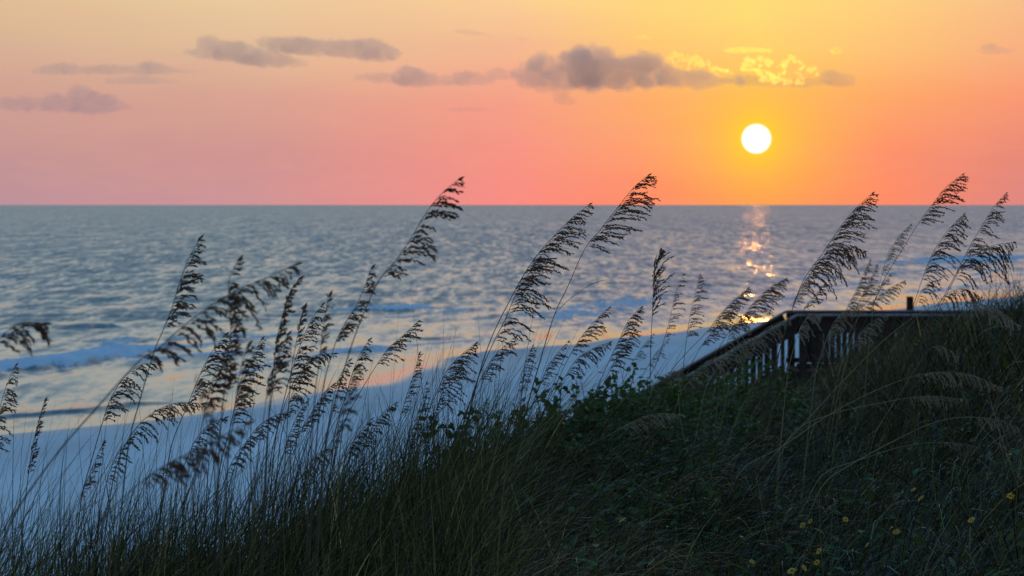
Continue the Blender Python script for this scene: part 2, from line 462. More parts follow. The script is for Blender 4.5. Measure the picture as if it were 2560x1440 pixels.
# swash edge and thin streaks of foam in the shallows
foamv = np.maximum(foamv, 0.40*np.exp(-((S-1.2)/1.0)**2)*sstep(.35, .6, fbm(X*.3, Y*.12, 3, 55)))
foamv = np.maximum(foamv, 0.42*sstep(.50, .72, fbm(X*.16, Y*.05, 4, 56))*sstep(2, 6, S)*(1-sstep(22, 40, S)))
for s0, am, wl in ((3.2, .8, .35), (6.5, .86, .4), (10.5, .9, .5), (15.5, .9, .6), (22, .85, .8), (30, .8, 1.0)):
    cc = S-s0+(fbm(X*.07+s0, Y*.025, 3, 101)-.5)*7
    foamv = np.maximum(foamv, am*np.exp(-(cc/wl)**2)*sstep(.44, .60, fbm(X*.10+s0, Y*.035, 3, 111)))
    Z += 0.10*np.exp(-(cc/(wl*1.2))**2)*sstep(.40, .60, fbm(X*.10+s0, Y*.035, 3, 111))*sstep(2, 9, S)
foamv = np.maximum(foamv, 0.55*np.exp(-((S-0.9)/.45)**2)*sstep(.45, .6, fbm(X*.25, Y*.1, 3, 141)))
foamv = np.maximum(foamv, 0.30*sstep(.62, .8, fbm(X*.10, Y*.03, 4, 57))*sstep(20, 30, S)*(1-sstep(50, 90, S)))
calmv = (1-sstep(0.6, 3.0, S+(fbm(X*.12, Y*.05, 3, 121)-.5)*5))
calmv = np.maximum(calmv, 0.8*sstep(.60, .70, fbm(X*.14, Y*.05, 3, 131))*(1-sstep(8, 22, S))*sstep(88, 105, Y))
foamv *= 1-.8*calmv*(1-sstep(2, 5, S))
sea = grid_mesh("sea", X, Y, Z, m_sea, {'calm': ('FLOAT', calmv.ravel()), 'foam': ('FLOAT', foamv.ravel()), 'chop': ('FLOAT', chopv.ravel())})
tag(sea, kind='structure')

# ------------------------------------------------------------------ clouds
def cloud_mat(name, dens, g, col):
    m = bpy.data.materials.new(name); m.use_nodes = True; t = NT(m.node_tree); t.n.clear()
    v = t.node('ShaderNodeVolumePrincipled'); v.inputs['Density'].default_value = dens
    v.inputs['Anisotropy'].default_value = g; v.inputs['Color'].default_value = col
    o = t.node('ShaderNodeOutputMaterial'); t.l.new(v.outputs[0], o.inputs['Volume'])
    return m
m_cthick = cloud_mat("thick dusk cloud", 0.0088, 0.80, (0.99, 0.86, 0.82, 1))
m_cthin = cloud_mat("thin dusk cloud", 0.0036, 0.5, (0.88, 0.82, 0.88, 1))
m_cgild = cloud_mat("sunlit thin cloud", 0.046, 0.96, (1.0, 1.0, 0.55, 1))
CD = 9000.0
def cloud(label, top, bot, mat, seed, rough=1.0, group='clouds low over the sea', depth=1.0):
    """top: [(x, y)] photo outline of the upper edge, bot: photo y of the flat base (or list)"""
    rd = random.Random(seed)
    xs = [p[0] for p in top]; ysx = [p[1] for p in top]
    x0, x1 = xs[0], xs[-1]
    bx = bot if isinstance(bot, list) else [(x0, bot), (x1, bot)]
    bm = bmesh.new(); k = pxm(CD)
    vmin = 1e9
    x = x0
    while x < x1:
        tp = np.interp(x, xs, ysx); bt = np.interp(x, [p[0] for p in bx], [p[1] for p in bx])
        hgt = max(bt-tp, 3)
        nl = 1 if hgt < 14 else (2 if hgt < 40 else 3)
        for j in range(nl):
            r = hgt*(0.55 if nl == 1 else (.36 if nl == 2 else .27))*rd.uniform(.8, 1.15)
            cy = tp+r*0.9+(hgt-1.5*r)*(j/(max(nl-1, 1)))*(1 if nl > 1 else 0)
            c = P(x+rd.uniform(-2, 2), cy, CD+rd.uniform(-1, 1)*hgt*k*.6*depth)
            mt = Matrix.Translation(c) @ Matrix.Diagonal((r*k*rd.uniform(1.3, 2.0), r*k*1.7*depth, r*k, 1))
            bmesh.ops.create_icosphere(bm, subdivisions=2, radius=1.0, matrix=mt)
        x += max(hgt*.22, 4.0)
    me = bpy.data.meshes.new("cloud"); bm.to_mesh(me); bm.free()
    me.materials.append(mat)
    tmp = bpy.data.objects.new("tmp", me); C.objects.link(tmp)
    hm = max(np.interp(xs, [p[0] for p in bx], [p[1] for p in bx])-np.array(ysx))
    vs = max(2.5, min(4.5, hm*k/20)); 
    rm = tmp.modifiers.new("r", 'REMESH'); rm.mode = 'VOXEL'; rm.voxel_size = vs
    for i, (nsz, st) in enumerate(((hm*k*.5, hm*k*.36), (hm*k*.22, hm*k*.30), (hm*k*.09, hm*k*.22), (hm*k*.045, hm*k*.07))):
        tx = bpy.data.textures.new("cl", 'CLOUDS'); tx.noise_scale = nsz; tx.noise_depth = 2; 
        dm = tmp.modifiers.new("d", 'DISPLACE'); dm.texture = tx; dm.texture_coords = 'GLOBAL'; dm.strength = st*rough; dm.mid_level = 0.45
    rm2 = tmp.modifiers.new("r2", 'REMESH'); rm2.mode = 'VOXEL'; rm2.voxel_size = vs
    dg = bpy.context.evaluated_depsgraph_get()
    em = bpy.data.meshes.new_from_object(tmp.evaluated_get(dg))
    bpy.data.objects.remove(tmp)
    em.materials.clear(); em.materials.append(mat)
    o = bpy.data.objects.new("cloud", em); C.objects.link(o)
    tag(o, label, 'cloud', group)
    return o
CL = [
 ("long thin grey cloud at the left with a ragged flat base", [(80,176),(110,166),(160,156),(200,168),(260,162),(330,166),(370,154),(410,164),(450,174),(512,178)], 182, m_cthick, 1),
 ("faint grey wisp hanging just under the long thin cloud at the left", [(270,196),(330,190),(370,188),(410,198),(460,204)], 208, m_cthin, 2),
 ("grey cloud with one sharp peak at its left end", [(460,128),(500,120),(514,90),(535,100),(560,104),(600,108),(650,122),(700,138),(765,156)], [(460,132),(560,148),(640,160),(700,164),(765,162)], m_cthick, 3),
 ("grey flat cloud right behind the cloud with the sharp peak, sloping down to the right", [(645,100),(665,94),(700,96),(750,94),(800,104),(860,102),(930,98),(965,112),(1000,134)], [(645,110),(700,128),(800,134),(900,144),(950,148),(1000,142)], m_cthick, 4),
 ("pale lumpy lavender cloud, lowest one at the left edge", [(0,254),(60,244),(100,248),(135,236),(175,250),(200,216),(225,232),(270,238),(320,266)], [(0,268),(150,272),(230,280),(320,272)], m_cthin, 5),
 ("grey cloud with a rounded hump between the left clouds and the big dark cloud", [(888,188),(930,184),(980,188),(1018,164),(1050,176),(1090,194),(1130,188),(1160,178),(1185,184),(1240,200)], [(888,196),(960,204),(1050,212),(1240,206)], m_cthick, 6),
 ("small grey cloud scrap touching the left end of the big dark cloud", [(1215,184),(1245,168),(1275,180),(1300,192)], 196, m_cthin, 7),
 ("big dark mauve cloud with two humps left of the sun, largest of all", [(1305,180),(1325,160),(1350,146),(1385,150),(1420,176),(1425,130),(1450,126),(1480,116),(1510,142),(1545,152),(1590,152),(1618,136),(1645,160),(1690,176),(1760,186),(1850,200)], [(1305,208),(1380,214),(1600,212),(1760,208),(1850,208)], m_cthick, 8),
 ("pale mauve tuft dangling below the big dark cloud", [(1380,222),(1395,226),(1415,236),(1432,250)], [(1380,228),(1400,256),(1432,262)], m_cthin, 9),
 ("narrow yellow sunlit streak of cloud high above the sun", [(1815,124),(1850,118),(1900,121),(1926,124)], 130, m_cgild, 10),
 ("tiny yellow sunlit puff above the right part of the big dark cloud", [(1585,92),(1605,87),(1626,92)], 96, m_cgild, 11),
 ("tiny yellow sunlit puff above and right of the sun", [(2078,128),(2088,119),(2102,128)], 133, m_cgild, 12),
 ("curly golden fringe of cloud on the right shoulder of the big dark cloud", [(1668,150),(1682,134),(1720,138),(1745,150),(1780,158),(1812,176)], [(1668,154),(1700,168),(1760,172),(1812,182)], m_cgild, 13),
 ("bright golden cloud tuft directly above the sun", [(1864,164),(1872,146),(1895,162),(1915,172),(1925,196)], [(1864,172),(1885,188),(1925,206)], m_cgild, 14),
 ("golden ring shaped cloud just right of the tuft above the sun", [(1930,190),(1950,160),(1975,144),(2005,156),(2020,176),(2050,188)], [(1930,206),(1960,214),(2050,210)], m_cgild, 15),
 ("small pink cloud with yellow edges at the right end of the golden fringe", [(2050,190),(2075,176),(2100,184),(2130,190)], [(2050,200),(2100,214),(2130,212)], m_cthin, 16),
 ("thin pinkish bank of cloud running under the golden tufts above the sun", [(1800,196),(1850,188),(1900,192),(1960,198),(2020,196),(2070,200)], [(1800,206),(1900,212),(2000,216),(2070,212)], m_cthin, 21),
 ("small mauve cloud near the right edge of the sky", [(2450,122),(2475,108),(2500,120),(2540,124)], [(2450,130),(2490,133),(2540,131)], m_cthin, 17),
 ("thin grey sliver of cloud, topmost in the middle of the sky", [(1125,78),(1150,72),(1190,78),(1240,88)], [(1125,80),(1180,88),(1240,92)], m_cthin, 18),
 ("faint flat lavender streak of cloud, lowest in the middle of the sky", [(1100,274),(1150,268),(1190,268),(1236,274)], 279, m_cthin, 19),
 ("tiny grey cloud scrap right of the thin sliver in the middle of the sky", [(1285,97),(1305,92),(1325,98)], 101, m_cthin, 20),
]
def curl(label, paths, rpx, seed):
    """golden threads of cloud: beads of vapour along curling lines"""
    rd = random.Random(seed); k = pxm(CD); bm = bmesh.new()
    for path in paths:
        for (a, b_) in zip(path[:-1], path[1:]):
            n = max(1, int(math.hypot(b_[0]-a[0], b_[1]-a[1])/2.2))
            for j in range(n):
                f = j/n; r = rpx*1.25*rd.choice((.25, .35, .5, .7, 1.0, 1.35))*rd.uniform(.7, 1.2)
                c = P(a[0]+(b_[0]-a[0])*f+rd.gauss(0, 5.0), a[1]+(b_[1]-a[1])*f+rd.gauss(0, 3.6), CD+rd.uniform(-20, 20))
                bmesh.ops.create_icosphere(bm, subdivisions=1, radius=1.0, matrix=Matrix.Translation(c) @ Matrix.Diagonal((r*k*1.3, r*k*1.4, r*k, 1)))
    me = bpy.data.meshes.new("cloud"); bm.to_mesh(me); bm.free()
    tmp = bpy.data.objects.new("tmp", me); C.objects.link(tmp)
    rm = tmp.modifiers.new("r", 'REMESH'); rm.mode = 'VOXEL'; rm.voxel_size = 2.2
    tx = bpy.data.textures.new("cl", 'CLOUDS'); tx.noise_scale = 14; tx.noise_depth = 2
    dm = tmp.modifiers.new("d", 'DISPLACE'); dm.texture = tx; dm.texture_coords = 'GLOBAL'; dm.strength = 9; dm.mid_level = .5
    em = bpy.data.meshes.new_from_object(tmp.evaluated_get(bpy.context.evaluated_depsgraph_get()))
    bpy.data.objects.remove(tmp); em.materials.clear(); em.materials.append(m_cgild)
    o = bpy.data.objects.new("cloud", em); C.objects.link(o)
    tag(o, label, 'cloud', 'clouds low over the sea')
curl("curly golden fringe of cloud on the right shoulder of the big dark cloud",
     [[(1672,150),(1688,134),(1702,148),(1716,138),(1736,142),(1752,150),(1772,160),(1795,170),(1815,182),(1832,176)],
      [(1700,148),(1698,164),(1716,168),(1722,150)], [(1736,142),(1742,158),(1756,166),(1768,160)], [(1688,134),(1684,158),(1698,164)], [(1772,160),(1790,180),(1812,186)]], 3.6, 1)
curl("bright golden cloud tuft directly above the sun",
     [[(1868,146),(1866,160),(1876,176),(1892,180),(1902,170)], [(1868,148),(1884,156),(1876,170)], [(1892,180),(1908,190),(1918,200)], [(1902,148),(1918,150),(1932,158)], [(1866,160),(1870,174)], [(1902,170),(1918,168),(1924,182),(1920,196)]], 4.2, 2)
curl("golden ring shaped cloud just right of the tuft above the sun",
     [[(1952,186),(1956,166),(1966,152),(1976,144),(1992,150),(2006,160),(2016,172),(2010,186),(1990,188)], [(2016,172),(2036,178),(2048,186)],
      [(1930,206),(1946,200),(1962,206),(1980,200),(1998,204),(2010,212)], [(1946,200),(1950,186),(1964,196)], [(1936,212),(1926,200),(1934,192)], [(1998,204),(2010,186)]], 3.8, 3)
CL = [c for c in CL if not (c[3] is m_cgild and c[4] in (13, 14, 15))]
for (lb, tp, bt, mt, sd) in CL: cloud(lb, tp, bt, mt, sd)

# ------------------------------------------------------------------ plant materials
def plant_mat(name, c1, c2, rough=0.55, transl=0.0, scale=9.0, spec=0.5):
    m, t, bs = material(name)
    pos = t.node('ShaderNodeNewGeometry').outputs['Position']
    oi = t.node('ShaderNodeObjectInfo').outputs['Random']
    n = t.noise(pos, scale, 3, 0.6)
    f = t.math('ADD', t.math('MULTIPLY', n, 0.9), t.math('MULTIPLY', t.math('SUBTRACT', oi, 0.5), 0.35))
    t.l.new(t.mix(t.rng(f, 0.25, 0.7), c1+(1,), c2+(1,)), bs.inputs['Base Color'])
    bs.inputs['Roughness'].default_value = rough; bs.inputs['Specular IOR Level'].default_value = spec
    if transl:
        tr = t.node('ShaderNodeBsdfTranslucent'); tr.inputs[0].default_value = c2+(1,)
        mx = t.node('ShaderNodeMixShader'); mx.inputs[0].default_value = transl
        t.l.new(bs.outputs[0], mx.inputs[1]); t.l.new(tr.outputs[0], mx.inputs[2])
        t.l.new(mx.outputs[0], t.n['Material Output'].inputs[0])
    return m
m_seed = plant_mat("seed head brown", (0.19, 0.105, 0.055), (0.32, 0.19, 0.10), 0.7, 0.48, 9, 0.2)
m_seedb = plant_mat("seed head straw", (0.42, 0.32, 0.19), (0.60, 0.47, 0.30), 0.7, 0.25, 9, 0.2)
m_stem = plant_mat("stem olive", (0.050, 0.044, 0.020), (0.120, 0.092, 0.038), 0.5, 0, 9, 0.3)
m_stemb = plant_mat("stem straw", (0.26, 0.19, 0.07), (0.42, 0.29, 0.10), 0.5)
m_leaf = plant_mat("oat leaf", (0.030, 0.042, 0.016), (0.070, 0.075, 0.028), 0.45, 0.15, 9, 0.3)
m_shrub = plant_mat("shrub leaf", (0.040, 0.068, 0.010), (0.105, 0.150, 0.020), 0.45, 0.25, 14, 0.3)
m_twig = plant_mat("shrub twig", (0.04, 0.035, 0.025), (0.07, 0.06, 0.04), 0.8)
m_petal = plant_mat("yellow petal", (0.60, 0.28, 0.004), (0.78, 0.40, 0.008), 0.6, 0.2)
m_disk = plant_mat("flower centre", (0.05, 0.025, 0.012), (0.10, 0.05, 0.02), 0.9)

# ------------------------------------------------------------------ sea oats
def catmull(pts, n=6):
    out = []
    m = len(pts)
    for i in range(m-1):
        p0 = pts[max(i-1, 0)]; p1 = pts[i]; p2 = pts[i+1]; p3 = pts[min(i+2, m-1)]
        for k in range(n):
            s = k/n
            out.append(0.5*((2*p1)+(p2-p0)*s+(2*p0-5*p1+4*p2-p3)*s*s+(3*p1-p0-3*p2+p3)*s**3))
    out.append(pts[-1].copy())
    return out
def sea_oat(label, Y, path, npan, br, hang=0.5, dens=1.0, straw=False, leaves=2, bare=0, compact=False, seed=0):
    """path: tip..base in photo pixels; npan: how many path points belong to the panicle;
    br: branch length in photo px; hang: 0 = blown sideways, 1 = hangs straight down"""
    rd = random.Random(seed*31+5)
    dy = rd.uniform(-.02, .05)*Y*0.5
    pts = []
    for i, (x, y) in enumerate(path):
        fr = 1-i/(len(path)-1)
        pts.append(P(x, y, Y+dy*fr))
    # carry the culm on down into the dune
    last = pts[-1]; d = (pts[-1]-pts[-2]).normalized()
    d = (d+Vector((0, 0, -0.9))).normalized()
    while last.z > dune_s(last.x, last.y)-0.05 and len(pts) < 40:
        d = (d+Vector((0, 0, -0.15))).normalized()
        last = last+d*0.18; pts.append(last)
    npn = (npan-1)*6
    cv = catmull(pts, 6)
    L = len(cv)
    root = empty("sea_oat", cv[-1])
    tag(root, label, 'sea oats', 'sea oats growing on the dune')
    cum = [0]
    for a, b_ in zip(cv[:-1], cv[1:]): cum.append(cum[-1]+(b_-a).length)
    tot = cum[-1]
    mb = MB()
    rads = [0.00055+0.0022*min(1, (cum[i]/tot)**0.8*1.25) for i in range(L)]
    mb.tube(cv, rads, 5)
    # nodes of the culm
    for fr in (0.55, 0.75, 0.9):
        i = min(L-2, max(1, int(np.searchsorted(cum, tot*fr))))
        a = cv[i]; dd = (cv[i+1]-cv[i-1]).normalized()*0.006
        mb.tube([a-dd, a, a+dd], [rads[i]*1.02, rads[i]*1.45, rads[i]*1.02], 5)
    mb.build("stem", m_stemb if straw else m_stem, root, smooth=True)
    # panicle
    mp = MB(); Lp = cum[npn]; bl = br*pxm(Y)
    wind = Vector((1, 0.12, 0.05))
    nb = max(8, int(Lp/0.0100*dens*(1.7 if Y < 7 else 1)))
    if Y < 7: bl *= 1.12
    def at(dist):
        i = int(np.searchsorted(cum, dist)); i = min(max(i, 1), L-1)
        f = (dist-cum[i-1])/max(cum[i]-cum[i-1], 1e-9)
        return cv[i-1].lerp(cv[i], f), (cv[i-1]-cv[i]).normalized()
    for j in range(nb):
        fr = (j+rd.uniform(-.4, .4))/nb; fr = min(max(fr, 0.0), 1)
        if not compact and math.sin(fr*37+seed)*0.5+math.sin(fr*17+seed*2)*.5 > 0.80: continue      # gaps between groups of branches
        p, ax = at(Lp*fr+1e-5)
        env = (0.22+0.78*min(1, fr*2.4))*(1-0.45*max(0, fr-.75)/.25)
        ln = bl*env*rd.choice((.45, .7, .9, 1.0, 1.1))*rd.uniform(.85, 1.18)
        ln = max(ln, 0.012)
        phi = rd.uniform(0, 2*math.pi); p = p+Vector((0, 0, 0))
        o1 = ax.orthogonal().normalized(); o2 = ax.cross(o1)
        rad = (o1*math.cos(phi)+o2*math.sin(phi))
        if compact: d0 = (ax*1.5+rad*0.45+wind*0.3).normalized()
        else: d0 = (ax*0.95+rad*rd.uniform(.15, .55)+wind*rd.uniform(.35, .8)).normalized()
        grav = Vector((0, 0, -1))*(0.30+1.35*hang)
        n = 5; q = [p.copy()]; dd = d0.copy(); step = ln/n
        for k in range(n):
            dd = (dd+(grav*0.26+wind*0.16*(1-hang)*1.8)*(0.45 if compact else 1)+Vector((rd.uniform(-.18, .18), rd.uniform(-.18, .18), rd.uniform(-.2, .2)))).normalized()
            q.append(q[-1]+dd*step)
        mp.tube(q, [0.0007, .0006, .0006, .0005, .0005, .0004], 3)
        ns = max(3, int(ln/0.0036))
        for k in range(ns):
            f = 0.10+0.90*(k+rd.random()*.5)/ns
            i = min(int(f*n), n-1); c = q[i].lerp(q[i+1], f*n-i); bd = (q[i+1]-q[i]).normalized()
            sg = 1 if k % 2 else -1
            sdv = bd.orthogonal().normalized(); sdv = Quaternion(bd, rd.uniform(0, 6.28)) @ sdv
            sd_ = (bd*1.0+sdv*0.46*sg+Vector((0, 0, -0.12))).normalized()
            mp.seed(c, sd_, rd.uniform(.0095, .0150), rd.uniform(.0030, .0048), sdv)
    # awn tip
    a, ax = at(0.0)
    mp.tube([a, at(0.02)[0]], [.0006, .0007], 3)
    mp.seed(a, (ax+wind*.4).normalized(), .022, .006, Vector((0, 0, 1)))
    mp.build("panicle", m_seedb if straw else m_seed, root)
    # leaves
    for j in range(leaves):
        i = min(L-2, int(np.searchsorted(cum, tot*rd.uniform(.78, .97)))); b0 = cv[i]
        ml = MB(); ln = rd.uniform(.35, .75); w0 = rd.uniform(.004, .008)
        dd = Vector((rd.uniform(-.25, .75), rd.uniform(-.3, .3), 1)).normalized(); q = [b0]; n = 9
        dr = rd.uniform(.06, .22)
        for k in range(n):
            dd = (dd+Vector((0.10, 0, -dr))*(0.5+k/n)).normalized(); q.append(q[-1]+dd*ln/n)
        ml.ribbon(q, [w0*(1-(k/n)**2)+.0006 for k in range(n+1)], Vector((rd.uniform(-1, 1), 1, 0.1)).normalized())
        ml.build("leaf", m_leaf, root, smooth=True)
    localize(root)
    return root

